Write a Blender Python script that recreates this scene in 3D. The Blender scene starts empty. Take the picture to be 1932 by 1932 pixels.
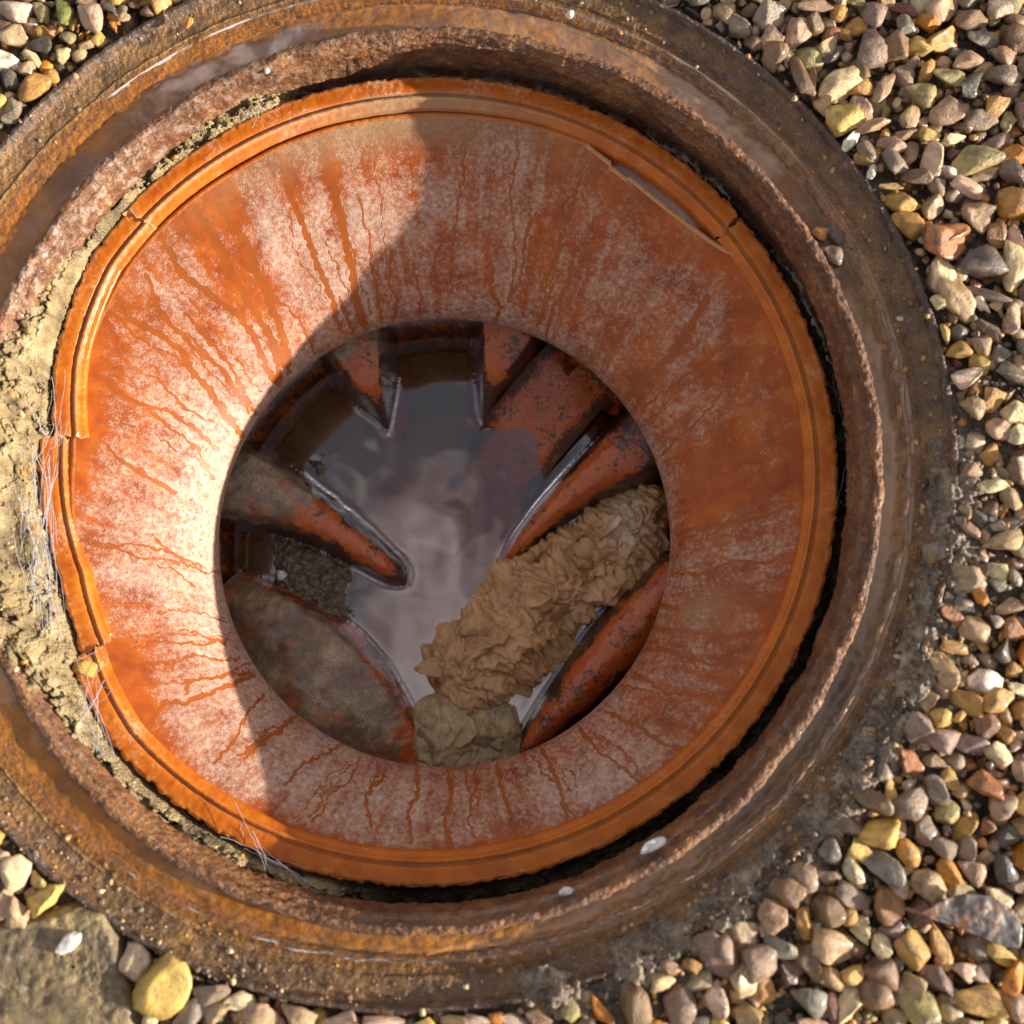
import bpy, bmesh, math, random
import numpy as np
from mathutils import Vector, Matrix, Euler
random.seed(7)
rng = np.random.default_rng(11)
SC = bpy.context.scene
COL = SC.collection
R = math.radians

# ------------------------------------------------------------------ camera
TILT = R(8.0)
DIST = 0.644                       # lens to the point of the ground in the middle of the picture
PXM = 0.0003                       # metres per photo unit (1932 units across) at that point
FOC = DIST / PXM                   # focal length in photo units
FWD = np.array([0, math.sin(TILT), -math.cos(TILT)])
UP = np.array([0, math.cos(TILT), math.sin(TILT)])
CAM = -FWD * DIST
cd = bpy.data.cameras.new('camera')
cd.sensor_width = 36
cd.lens = 36 * FOC / 1932
cd.clip_start, cd.clip_end = 0.01, 500
cd.dof.use_dof = True
cd.dof.focus_distance = 0.735
cd.dof.aperture_fstop = 4.5
cam = bpy.data.objects.new('camera', cd)
COL.objects.link(cam)
cam.location = CAM
cam.rotation_euler = (TILT, 0, 0)
SC.camera = cam

# ------------------------------------------------------------------ light
SUN_EL = R(14.0)
SUN_DIR = np.array([0.985, -0.174, 0.0])           # ground direction towards the sun
SUN_DIR /= np.linalg.norm(SUN_DIR)
TOSUN = np.array([SUN_DIR[0] * math.cos(SUN_EL), SUN_DIR[1] * math.cos(SUN_EL), math.sin(SUN_EL)])
w = bpy.data.worlds.new('World')
SC.world = w
w.use_nodes = True
wn, wl = w.node_tree.nodes, w.node_tree.links
wn.clear()
sky = wn.new('ShaderNodeTexSky')
sky.sky_type = 'NISHITA'
sky.sun_disc = False
sky.sun_elevation = SUN_EL
sky.sun_rotation = math.atan2(TOSUN[0], TOSUN[1])
tc = wn.new('ShaderNodeTexCoord')
cn = wn.new('ShaderNodeTexNoise')                    # broken cloud over the whole unseen sky, patches placed for the water's reflections
cn.inputs['Scale'].default_value = 4.0
cn.inputs['Detail'].default_value = 6
cn.inputs['Roughness'].default_value = 0.6
mp = wn.new('ShaderNodeVectorMath')
mp.operation = 'ADD'
mp.inputs[1].default_value = (19.6, 45.4, 45.5)
wl.new(tc.outputs['Generated'], mp.inputs[0])
wl.new(mp.outputs[0], cn.inputs['Vector'])
cr = wn.new('ShaderNodeValToRGB')
cr.color_ramp.elements[0].position, cr.color_ramp.elements[0].color = 0.45, (0.10, 0.10, 0.10, 1)
cr.color_ramp.elements[1].position, cr.color_ramp.elements[1].color = 0.61, (1, 1, 1, 1)
wl.new(cn.outputs['Fac'], cr.inputs['Fac'])
mx = wn.new('ShaderNodeMixRGB')
mx.inputs['Color2'].default_value = (8.6, 7.6, 7.4, 1)
wl.new(cr.outputs['Color'], mx.inputs['Fac'])
wl.new(sky.outputs['Color'], mx.inputs['Color1'])
bg = wn.new('ShaderNodeBackground')
bg.inputs['Strength'].default_value = 0.066
wl.new(mx.outputs['Color'], bg.inputs['Color'])
wo = wn.new('ShaderNodeOutputWorld')
wl.new(bg.outputs['Background'], wo.inputs['Surface'])

sd = bpy.data.lights.new('sun', 'SUN')
sd.energy = 5.0
sd.angle = R(0.6)
sd.color = (1.0, 0.93, 0.82)
sun = bpy.data.objects.new('sun', sd)
COL.objects.link(sun)
sun.rotation_euler = Vector(TOSUN).to_track_quat('Z', 'Y').to_euler()
sun.location = (1.5, -0.4, 1.0)

vs = SC.view_settings
vs.view_transform = 'Standard'
vs.look = 'None'
vs.gamma = 1
vs.use_curve_mapping = False
vs.exposure = 1.05

# ------------------------------------------------------------------ helpers: picture <-> world
def P(px, py, z=0.0):
    """the point at height z that the photograph shows at (px, py)"""
    d = FWD * FOC + np.array([1.0, 0, 0]) * (px - 966) - UP * (py - 966)
    t = (z - CAM[2]) / d[2]
    return CAM + d * t

def proj(V):
    q = V - CAM
    dz = q @ FWD
    return 966 + FOC * (q[:, 0]) / dz, 966 - FOC * (q @ UP) / dz

def ring(cx, cy, r, z):
    """a true circle at height z, from its outline in the photograph: centre, radius"""
    pts = np.array([P(cx + r * math.cos(a), cy + r * math.sin(a), z) for a in np.linspace(0, 2 * math.pi, 24, endpoint=False)])
    c = pts.mean(0)
    return c, float(np.linalg.norm(pts - c, axis=1).mean())

# ------------------------------------------------------------------ helpers: noise
_pg = np.random.default_rng(3)
_perm = np.concatenate([_pg.permutation(512)] * 3)
_grad = _pg.normal(size=(512, 3))
_grad /= np.linalg.norm(_grad, axis=1)[:, None]

def perlin(p, seed=0):
    p = np.asarray(p, float) + seed * 17.31
    i = np.floor(p).astype(int)
    f = p - i
    u = f * f * f * (f * (f * 6 - 15) + 10)
    i &= 511
    out = 0
    for dx in (0, 1):
        wx = u[:, 0] if dx else 1 - u[:, 0]
        for dy in (0, 1):
            wy = u[:, 1] if dy else 1 - u[:, 1]
            for dz in (0, 1):
                wz = u[:, 2] if dz else 1 - u[:, 2]
                h = _perm[_perm[_perm[(i[:, 0] + dx) & 511] + ((i[:, 1] + dy) & 511)] + ((i[:, 2] + dz) & 511)]
                g = _grad[h]
                out = out + wx * wy * wz * (g[:, 0] * (f[:, 0] - dx) + g[:, 1] * (f[:, 1] - dy) + g[:, 2] * (f[:, 2] - dz))
    return out * 1.6

def fbm(p, octv=4, seed=0, gain=0.5):
    p = np.asarray(p, float)
    s, a, o = 0, 1.0, 0
    for k in range(octv):
        o = o + a * perlin(p, seed + k)
        p = p * 2.03
        a *= gain
    return o

def worley(p, seed=0):
    """distance to the nearest and second nearest of a jittered grid of points"""
    p = np.asarray(p, float) + seed * 9.7
    i = np.floor(p).astype(int)
    f1 = np.full(len(p), 9.0)
    f2 = np.full(len(p), 9.0)
    for dx in (-1, 0, 1):
        for dy in (-1, 0, 1):
            for dz in (-1, 0, 1):
                c = i + np.array([dx, dy, dz])
                h = _perm[_perm[_perm[c[:, 0] & 511] + (c[:, 1] & 511)] + (c[:, 2] & 511)]
                q = c + 0.5 + 0.45 * _grad[h] * 1.2
                d = np.linalg.norm(q - p, axis=1)
                m = d < f1
                f2 = np.where(m, f1, np.minimum(f2, d))
                f1 = np.where(m, d, f1)
    return f1, f2

def sstep(a, b, x):
    t = np.clip((x - a) / (b - a), 0, 1)
    return t * t * (3 - 2 * t)

# ------------------------------------------------------------------ helpers: meshes and objects
def make_mesh(name, V, F, attrs=None, smooth=True, colors=None):
    me = bpy.data.meshes.new(name)
    V = np.asarray(V, np.float32)
    F = np.asarray(F, np.int32)
    k = F.shape[1]
    me.vertices.add(len(V))
    me.vertices.foreach_set('co', V.ravel())
    me.loops.add(F.size)
    me.loops.foreach_set('vertex_index', F.ravel())
    me.polygons.add(len(F))
    me.polygons.foreach_set('loop_start', np.arange(0, F.size, k, dtype=np.int32))
    me.polygons.foreach_set('loop_total', np.full(len(F), k, np.int32))
    me.polygons.foreach_set('use_smooth', np.full(len(F), smooth, bool))
    for n, a in (attrs or {}).items():
        at = me.attributes.new(n, 'FLOAT', 'POINT')
        at.data.foreach_set('value', np.asarray(a, np.float32).ravel())
    if colors is not None:
        at = me.attributes.new('col', 'FLOAT_COLOR', 'POINT')
        at.data.foreach_set('color', np.asarray(colors, np.float32).ravel())
    me.update(calc_edges=True)
    me.validate()
    return me

def grid_faces(nu, nv, close_u=False, flip=False):
    iu = np.arange(nu if close_u else nu - 1)
    iv = np.arange(nv - 1)
    a, b = np.meshgrid(iu, iv, indexing='ij')
    a, b = a.ravel(), b.ravel()
    a2 = (a + 1) % nu
    F = np.stack([a * nv + b, a2 * nv + b, a2 * nv + b + 1, a * nv + b + 1], 1)
    return F[:, ::-1] if flip else F

def obj(name, me, material=None, parent=None, label=None, category=None, group=None, kind=None, origin=None):
    o = bpy.data.objects.new(name, me)
    COL.objects.link(o)
    if material is not None and me is not None:
        me.materials.clear()
        me.materials.append(material)
    if parent is not None:
        o.parent = parent
        if parent.location.length > 0:
            o.matrix_parent_inverse = Matrix.Translation(parent.location).inverted()
    tag(o, label, category, group, kind)
    return o

def tag(o, label=None, category=None, group=None, kind=None):
    if label: o['label'] = label
    if category: o['category'] = category
    if group: o['group'] = group
    if kind: o['kind'] = kind
    return o

def thing(name, label, category, loc, group=None):
    o = bpy.data.objects.new(name, None)
    o.empty_display_size = 0.02
    COL.objects.link(o)
    o.location = loc
    bpy.context.view_layer.update()
    return tag(o, label, category, group)

def recentre(o):
    """put the origin of a one-mesh thing at its base"""
    me = o.data
    n = len(me.vertices)
    v = np.empty(n * 3, np.float32)
    me.vertices.foreach_get('co', v)
    v = v.reshape(-1, 3)
    c = np.array([(v[:, 0].min() + v[:, 0].max()) / 2, (v[:, 1].min() + v[:, 1].max()) / 2, v[:, 2].min()], np.float32)
    me.vertices.foreach_set('co', (v - c).ravel())
    me.update()
    o.location = c
    return o

# ------------------------------------------------------------------ helpers: materials
class G:
    def __init__(self, name):
        self.m = bpy.data.materials.new(name)
        self.m.use_nodes = True
        self.nt = self.m.node_tree
        self.nt.nodes.clear()
        self.out = self.nt.nodes.new('ShaderNodeOutputMaterial')
        self.tc = self.nt.nodes.new('ShaderNodeTexCoord')
        self.vec = self.tc.outputs['Object']
    def n(self, t):
        return self.nt.nodes.new(t)
    def lk(self, a, b):
        if isinstance(a, (int, float)):
            b.default_value = a
        elif isinstance(a, tuple):
            b.default_value = a if len(a) == len(b.default_value) else (*a, 1)
        else:
            self.nt.links.new(a, b)
    def noise(self, scale, detail=4, rough=0.55, dist=0.0, vec=None, ntype='FBM'):
        x = self.n('ShaderNodeTexNoise')
        x.noise_type = ntype
        x.normalize = True
        x.inputs['Scale'].default_value = scale
        x.inputs['Detail'].default_value = detail
        x.inputs['Roughness'].default_value = rough
        x.inputs['Distortion'].default_value = dist
        self.lk(vec or self.vec, x.inputs['Vector'])
        return x.outputs['Fac']
    def voro(self, scale, feature='F1', vec=None, rand=1.0, out='Distance'):
        x = self.n('ShaderNodeTexVoronoi')
        x.feature = feature
        x.inputs['Scale'].default_value = scale
        x.inputs['Randomness'].default_value = rand
        self.lk(vec or self.vec, x.inputs['Vector'])
        return x.outputs[out]
    def attr(self, name, out='Fac'):
        x = self.n('ShaderNodeAttribute')
        x.attribute_name = name
        return x.outputs[out]
    def ramp(self, fac, *stops):
        x = self.n('ShaderNodeValToRGB')
        el = x.color_ramp.elements
        while len(el) < len(stops):
            el.new(0.5)
        for e, (p, c) in zip(el, stops):
            e.position = p
            e.color = (c, c, c, 1) if isinstance(c, (int, float)) else (*c, 1)
        self.lk(fac, x.inputs['Fac'])
        return x.outputs['Color']
    def mix(self, fac, a, b, mode='MIX'):
        x = self.n('ShaderNodeMixRGB')
        x.blend_type = mode
        self.lk(fac, x.inputs['Fac'])
        self.lk(a, x.inputs['Color1'])
        self.lk(b, x.inputs['Color2'])
        return x.outputs['Color']
    def math(self, op, a, b=0.0, c=0.0, clamp=False):
        x = self.n('ShaderNodeMath')
        x.operation = op
        x.use_clamp = clamp
        self.lk(a, x.inputs[0])
        self.lk(b, x.inputs[1])
        self.lk(c, x.inputs[2])
        return x.outputs[0]
    def bump(self, h, strength, dist, normal=None):
        x = self.n('ShaderNodeBump')
        x.inputs['Strength'].default_value = strength
        x.inputs['Distance'].default_value = dist
        self.lk(h, x.inputs['Height'])
        if normal is not None:
            self.lk(normal, x.inputs['Normal'])
        return x.outputs['Normal']
    def shift(self):
        """object coordinates moved by a random amount for each object, so that shared meshes differ"""
        oi = self.n('ShaderNodeObjectInfo')
        c = self.n('ShaderNodeCombineXYZ')
        self.lk(oi.outputs['Random'], c.inputs[0])
        self.lk(self.math('MULTIPLY', oi.outputs['Random'], 7.3), c.inputs[1])
        v = self.n('ShaderNodeVectorMath')
        v.operation = 'ADD'
        self.lk(self.vec, v.inputs[0])
        self.lk(c.outputs[0], v.inputs[1])
        self.vec = v.outputs[0]
        return oi
    def principled(self, color, rough=0.5, normal=None, spec=0.5, coat=0.0, coat_rough=0.1, sss=0.0):
        b = self.n('ShaderNodeBsdfPrincipled')
        self.lk(color, b.inputs['Base Color'])
        self.lk(rough, b.inputs['Roughness'])
        self.lk(spec, b.inputs['Specular IOR Level'])
        self.lk(coat, b.inputs['Coat Weight'])
        b.inputs['Coat Roughness'].default_value = coat_rough
        if sss:
            b.inputs['Subsurface Weight'].default_value = sss
            b.inputs['Subsurface Scale'].default_value = 0.002
            b.inputs['Subsurface Radius'].default_value = (1, 0.6, 0.4)
        if normal is not None:
            self.lk(normal, b.inputs['Normal'])
        self.lk(b.outputs[0], self.out.inputs['Surface'])
        return self.m

def mat_pebble(name, source):
    g = G(name)
    if source == 'object':
        col = g.shift().outputs['Color']
    else:
        col = g.attr('col', 'Color')
    k = 0.0095 if source == 'object' else 1.0         # shared pebble meshes are one unit across
    n1 = g.noise(150 * k, 6, 0.68)
    n2 = g.noise(620 * k, 4, 0.65)
    n3 = g.noise(75 * k, 4, 0.55, 1.5)
    c = g.mix(1.0, col, g.ramp(n1, (0.25, 0.45), (0.5, 1.15), (0.75, 1.7)), 'MULTIPLY')
    c = g.mix(g.ramp(n3, (0.55, 0.0), (0.62, 0.55)), c, g.mix(1.0, c, (0.42, 0.36, 0.33), 'MULTIPLY'))
    c = g.mix(g.ramp(n3, (0.34, 0.38), (0.42, 0.0)), c, (0.40, 0.27, 0.13))
    c = g.mix(g.ramp(n2, (0.60, 0.0), (0.68, 0.6)), c, (0.05, 0.04, 0.035))
    c = g.mix(g.ramp(n2, (0.28, 0.3), (0.36, 0.0)), c, (0.62, 0.56, 0.47))
    rough = g.ramp(n1, (0.3, 0.24), (0.7, 0.62))
    h = g.math('ADD', g.math('MULTIPLY', n1, 0.8), g.math('MULTIPLY', n2, 0.35))
    return g.principled(c, rough, g.bump(h, 0.9, 0.0022), 0.5, g.ramp(n3, (0.42, 0.0), (0.6, 0.45)), 0.15)

def mat_soil(name, dark=1.0):
    g = G(name)
    n1 = g.noise(90, 6, 0.65)
    n2 = g.noise(600, 4, 0.7)
    v = g.voro(420)
    c = g.ramp(n1, (0.3, (0.035 * dark, 0.028 * dark, 0.022 * dark)), (0.5, (0.09 * dark, 0.07 * dark, 0.05 * dark)), (0.72, (0.22 * dark, 0.17 * dark, 0.12 * dark)))
    c = g.mix(g.ramp(n2, (0.55, 0.0), (0.7, 0.7)), c, (0.30 * dark, 0.22 * dark, 0.13 * dark))
    h = g.math('ADD', g.math('MULTIPLY', n2, 0.6), g.math('MULTIPLY', v, 0.5))
    return g.principled(c, g.ramp(n1, (0.35, 0.35), (0.65, 0.85)), g.bump(h, 1.0, 0.003), 0.4)

def mat_iron(name, tint, orange, wet, pit, wall=False):
    """rusty cast iron: dark oxide, orange rust, pale flakes"""
    g = G(name)
    n1 = g.noise(38, 6, 0.65, 0.6)
    n2 = g.noise(180, 5, 0.65)
    n3 = g.noise(900, 3, 0.6)
    v = g.voro(330)
    c = g.ramp(n1, (0.28, tuple(0.45 * x for x in tint)), (0.5, tint), (0.68, orange))
    if wall:                                        # the sloping inside, brown with orange rust towards the water
        c = g.mix(g.attr('rusty'), c, g.ramp(n1, (0.28, (0.070, 0.036, 0.017)), (0.5, (0.145, 0.075, 0.028)), (0.7, (0.26, 0.130, 0.035))))
        c = g.mix(g.attr('ochre'), c, g.ramp(n1, (0.3, (0.20, 0.085, 0.018)), (0.7, (0.42, 0.19, 0.03))))
    c = g.mix(g.ramp(n2, (0.28, 0.75), (0.38, 0.0)), c, (0.10, 0.028, 0.012))
    c = g.mix(g.ramp(n2, (0.58, 0.0), (0.70, pit)), c, (0.46, 0.34, 0.30))
    if not wall:                                    # pale flaking patches, dark red hollows
        n4 = g.noise(130, 4, 0.65, 0.3)
        c = g.mix(g.math('MULTIPLY', g.attr('flake'), g.ramp(n4, (0.50, 0.0), (0.62, 0.55))), c, (0.48, 0.36, 0.30))
        c = g.mix(g.ramp(n4, (0.36, 0.8), (0.46, 0.0)), c, (0.11, 0.032, 0.015))
    flk = g.voro(95, 'DISTANCE_TO_EDGE')
    if wall:
        n5 = g.noise(110, 5, 0.7)
        c = g.mix(g.ramp(n5, (0.34, 0.75), (0.46, 0.0)), c, (0.045, 0.026, 0.016))
        c = g.mix(g.ramp(n5, (0.60, 0.0), (0.68, 0.5)), c, (0.30, 0.17, 0.075))
    c = g.mix(1.0, c, g.ramp(n3, (0.3, 0.6), (0.7, 1.35)), 'MULTIPLY')
    h = g.math('ADD', g.math('MULTIPLY', n2, 0.7), g.math('ADD', g.math('MULTIPLY', n3, 0.25), g.math('MULTIPLY', v, 0.35)))
    return g.principled(c, g.ramp(n2, (0.35, 0.25 if wet else 0.4), (0.7, 0.6 if wet else 0.8)), g.bump(h, 0.9, 0.0022), 0.4, 0.22 if wet else 0.08, 0.12)

M_PEB = mat_pebble('pebble_stone', 'object')
M_GRAV = mat_pebble('gravel_stone', 'attr')
M_SOIL = mat_soil('damp_soil')
M_CRUST = mat_soil('soil_crust', 2.5)
M_RIM = mat_iron('dark_wet_iron', (0.085, 0.052, 0.036), (0.16, 0.080, 0.04), True, 0.30, True)
M_RING = mat_iron('pitted_rust', (0.175, 0.080, 0.036), (0.30, 0.140, 0.048), False, 0.42)

def mat_bed():
    g = G('rusty_silt')
    n1 = g.noise(45, 5, 0.6, 0.5)
    n2 = g.noise(420, 4, 0.65)
    c = g.ramp(n1, (0.3, (0.24, 0.105, 0.014)), (0.5, (0.46, 0.220, 0.020)), (0.7, (0.62, 0.34, 0.025)))
    c = g.mix(g.attr('wall'), c, g.ramp(n1, (0.3, (0.075, 0.042, 0.022)), (0.7, (0.20, 0.10, 0.04))))
    c = g.mix(g.attr('silt'), c, g.ramp(n1, (0.3, (0.055, 0.038, 0.025)), (0.7, (0.20, 0.12, 0.06))))
    c = g.mix(g.ramp(n2, (0.28, 0.7), (0.4, 0.0)), c, (0.05, 0.03, 0.015))
    return g.principled(c, g.ramp(n2, (0.3, 0.3), (0.7, 0.6)), g.bump(n2, 0.6, 0.0015), 0.5, 0.3, 0.15)
M_BED = mat_bed()

def mat_mortar():
    g = G('crumbling_mortar')
    n1 = g.noise(70, 5, 0.65)
    n2 = g.noise(800, 3, 0.7)
    v = g.voro(500)
    c = g.ramp(n1, (0.3, (0.17, 0.125, 0.075)), (0.5, (0.34, 0.25, 0.125)), (0.7, (0.50, 0.40, 0.23)))
    c = g.mix(g.attr('grime'), c, (0.06, 0.045, 0.03))
    c = g.mix(g.ramp(n2, (0.27, 0.6), (0.4, 0.0)), c, (0.10, 0.07, 0.04))
    h = g.math('ADD', g.math('MULTIPLY', n2, 0.6), g.math('MULTIPLY', v, 0.6))
    return g.principled(c, 0.9, g.bump(h, 1.0, 0.0025), 0.2)
M_MORTAR = mat_mortar()

def mat_wall():
    """orange plastic under lime scale with washed-out drip lines"""
    g = G('scaled_orange_plastic')
    n1 = g.noise(55, 5, 0.6, 0.4)
    n2 = g.noise(330, 5, 0.7)
    n3 = g.noise(1300, 3, 0.7)
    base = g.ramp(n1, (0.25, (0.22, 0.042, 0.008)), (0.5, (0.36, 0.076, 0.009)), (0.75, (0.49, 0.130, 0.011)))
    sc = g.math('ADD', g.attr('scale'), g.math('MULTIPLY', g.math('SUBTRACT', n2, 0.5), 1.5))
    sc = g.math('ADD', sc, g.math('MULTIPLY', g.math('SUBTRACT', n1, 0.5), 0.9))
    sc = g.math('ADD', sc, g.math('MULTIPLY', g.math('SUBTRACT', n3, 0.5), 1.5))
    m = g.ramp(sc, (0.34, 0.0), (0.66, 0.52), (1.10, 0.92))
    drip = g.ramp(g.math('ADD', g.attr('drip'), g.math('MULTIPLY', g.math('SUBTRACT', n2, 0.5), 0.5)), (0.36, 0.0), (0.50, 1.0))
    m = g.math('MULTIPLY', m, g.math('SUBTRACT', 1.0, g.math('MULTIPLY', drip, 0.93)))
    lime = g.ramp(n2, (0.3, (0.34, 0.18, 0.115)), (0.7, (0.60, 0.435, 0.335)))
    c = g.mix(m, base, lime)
    c = g.mix(g.math('MULTIPLY', drip, 0.65), c, (0.27, 0.072, 0.010))
    c = g.mix(g.attr('silt'), c, g.ramp(n2, (0.3, (0.27, 0.17, 0.085)), (0.7, (0.46, 0.34, 0.20))))
    sp = g.noise(260, 2, 0.5, 0.0)
    c = g.mix(g.ramp(sp, (0.70, 0.0), (0.75, 0.6)), c, (0.07, 0.05, 0.045))
    c = g.mix(g.math('MULTIPLY', g.attr('dark'), g.ramp(n2, (0.35, 1.0), (0.65, 0.35))), c, (0.035, 0.016, 0.010))  # painted shade near the lip, with some dirt
    h = g.math('ADD', g.math('MULTIPLY', m, 0.8), g.math('MULTIPLY', n3, 0.35))
    rough = g.mix(m, g.ramp(n1, (0.3, 0.26), (0.7, 0.40)), (0.6, 0.6, 0.6))
    return g.principled(c, rough, g.bump(h, 0.55, 0.0008), 0.28)
M_WALL = mat_wall()

def mat_rim():
    g = G('orange_plastic')
    n1 = g.noise(60, 4, 0.6, 0.5)
    n2 = g.noise(420, 5, 0.7)
    base = g.ramp(n1, (0.3, (0.39, 0.083, 0.006)), (0.7, (0.55, 0.150, 0.008)))
    sc = g.math('ADD', g.attr('scale'), g.math('MULTIPLY', g.math('SUBTRACT', n2, 0.5), 1.6))
    sc = g.math('ADD', sc, g.math('MULTIPLY', g.math('SUBTRACT', n1, 0.5), 0.9))
    m = g.ramp(sc, (0.42, 0.0), (0.75, 0.75))
    c = g.mix(m, base, (0.56, 0.35, 0.26))
    c = g.mix(g.attr('cut'), c, g.ramp(n2, (0.3, (0.44, 0.18, 0.065)), (0.7, (0.62, 0.36, 0.17))))
    c = g.mix(g.math('MULTIPLY', g.attr('silt'), g.ramp(n2, (0.3, 1.0), (0.75, 0.3))), c, (0.33, 0.24, 0.14))
    c = g.mix(g.ramp(g.noise(300, 2, 0.5), (0.70, 0.0), (0.76, 0.6)), c, (0.05, 0.035, 0.03))
    return g.principled(c, g.mix(m, g.ramp(n1, (0.3, 0.22), (0.7, 0.38)), (0.6, 0.6, 0.6)), g.bump(n2, 0.3, 0.0006), 0.3)
M_ORIM = mat_rim()

def mat_bench():
    g = G('grimy_orange_plastic')
    n1 = g.noise(85, 5, 0.65, 0.4)
    n2 = g.noise(420, 5, 0.75)
    n3 = g.noise(1200, 3, 0.7)
    base = g.ramp(n1, (0.3, (0.40, 0.072, 0.010)), (0.7, (0.58, 0.135, 0.015)))
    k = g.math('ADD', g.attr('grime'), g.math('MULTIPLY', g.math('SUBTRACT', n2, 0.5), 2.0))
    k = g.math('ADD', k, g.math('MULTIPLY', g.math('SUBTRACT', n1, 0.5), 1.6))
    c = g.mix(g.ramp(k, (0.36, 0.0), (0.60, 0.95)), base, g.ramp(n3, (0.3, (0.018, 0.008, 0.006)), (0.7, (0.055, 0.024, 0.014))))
    s = g.math('ADD', g.attr('silt'), g.math('MULTIPLY', g.math('SUBTRACT', n2, 0.5), 1.5))
    c = g.mix(g.ramp(s, (0.40, 0.0), (0.66, 0.94)), c, g.mix(1.0, g.ramp(g.noise(42, 6, 0.65), (0.32, (0.085, 0.055, 0.032)), (0.5, (0.20, 0.135, 0.075)), (0.68, (0.42, 0.31, 0.17))), g.ramp(n3, (0.3, 0.40), (0.5, 1.0), (0.72, 1.9)), 'MULTIPLY'))
    h = g.math('ADD', g.math('MULTIPLY', n2, 0.5), g.math('MULTIPLY', n3, 0.4))
    return g.principled(c, g.ramp(n2, (0.3, 0.24), (0.7, 0.5)), g.bump(h, 0.6, 0.001), 0.5, 0.5, 0.18)
M_BENCH = mat_bench()

def mat_floor():
    g = G('silted_channel')
    n1 = g.noise(38, 5, 0.6, 0.6)
    n2 = g.noise(300, 4, 0.6)
    c = g.ramp(n1, (0.32, (0.16, 0.060, 0.025)), (0.5, (0.38, 0.085, 0.018)), (0.7, (0.55, 0.12, 0.016)))
    c = g.mix(g.ramp(g.math('ADD', g.attr('silt'), g.math('MULTIPLY', g.math('SUBTRACT', n1, 0.5), 0.9)), (0.25, 0.0), (0.55, 1.0)), c, g.ramp(n1, (0.3, (0.17, 0.125, 0.07)), (0.7, (0.32, 0.24, 0.13))))
    c = g.mix(g.ramp(n2, (0.30, 0.4), (0.42, 0.0)), c, (0.04, 0.025, 0.018))
    return g.principled(c, 0.7, None, 0.2)
M_FLOOR = mat_floor()

def mat_water(name, tint, rough=0.0, wave=0.0, wscale=60, ior=1.5):
    g = G(name)
    t = g.n('ShaderNodeBsdfTransparent')
    g.lk(tint, t.inputs['Color'])
    gl = g.n('ShaderNodeBsdfGlossy')
    gl.inputs['Roughness'].default_value = rough
    fr = g.n('ShaderNodeFresnel')
    fr.inputs['IOR'].default_value = ior
    if wave:
        nn = g.bump(g.noise(wscale, 2, 0.5), wave, 0.002)
        g.lk(nn, gl.inputs['Normal'])
        g.lk(nn, fr.inputs['Normal'])
    mm = g.n('ShaderNodeMixShader')
    g.lk(fr.outputs[0], mm.inputs[0])
    g.lk(t.outputs[0], mm.inputs[1])
    g.lk(gl.outputs[0], mm.inputs[2])
    g.lk(mm.outputs[0], g.out.inputs['Surface'])
    return g.m
M_WATER_C = mat_water('rusty_water', (0.93, 0.78, 0.45), 0.012, 0.10, 60, 1.8)
M_WATER_B = mat_water('drain_water', (0.78, 0.67, 0.50), 0.008, 0.02, 30, 2.8)

def mat_tissue(name, lo, mid, hi):
    g = G(name)
    n1 = g.noise(60, 5, 0.6)
    n2 = g.noise(900, 4, 0.7)
    c = g.ramp(n1, (0.3, lo), (0.5, mid), (0.72, hi))
    c = g.mix(g.attr('pale'), c, (0.74, 0.55, 0.39))
    c = g.mix(g.math('MULTIPLY', g.attr('fold_shade'), 0.85), c, tuple(0.25 * x for x in mid))  # shade in the creases, painted as darker tissue
    c = g.mix(g.ramp(n2, (0.68, 0.0), (0.76, 0.6)), c, (0.04, 0.025, 0.015))
    return g.principled(c, g.ramp(n1, (0.3, 0.45), (0.7, 0.7)), g.bump(n2, 0.4, 0.0008), 0.5, 0.25, 0.3, sss=0.15)
M_TISSUE = mat_tissue('brown_tissue', (0.40, 0.195, 0.078), (0.55, 0.305, 0.130), (0.66, 0.41, 0.20))
M_TISSUE2 = mat_tissue('yellowed_tissue', (0.26, 0.195, 0.13), (0.50, 0.36, 0.17), (0.64, 0.50, 0.27))

def mat_sludge():
    g = G('wet_sludge')
    n1 = g.noise(150, 6, 0.7)
    n2 = g.noise(700, 4, 0.7, 1.0)
    c = g.ramp(n1, (0.3, (0.065, 0.036, 0.020)), (0.5, (0.17, 0.104, 0.056)), (0.72, (0.36, 0.24, 0.14)))
    return g.principled(c, g.ramp(n1, (0.3, 0.15), (0.7, 0.4)), g.bump(n2, 1.0, 0.002), 0.5, 1.0, 0.06)
M_SLUDGE = mat_sludge()

def mat_web():
    g = G('cobweb_silk')
    d = g.n('ShaderNodeBsdfDiffuse')
    d.inputs['Color'].default_value = (0.75, 0.75, 0.78, 1)
    t = g.n('ShaderNodeBsdfTranslucent')
    t.inputs['Color'].default_value = (0.75, 0.75, 0.78, 1)
    mm = g.n('ShaderNodeMixShader')
    mm.inputs[0].default_value = 0.5
    g.lk(d.outputs[0], mm.inputs[1])
    g.lk(t.outputs[0], mm.inputs[2])
    g.lk(mm.outputs[0], g.out.inputs['Surface'])
    return g.m
M_WEB = mat_web()

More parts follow.
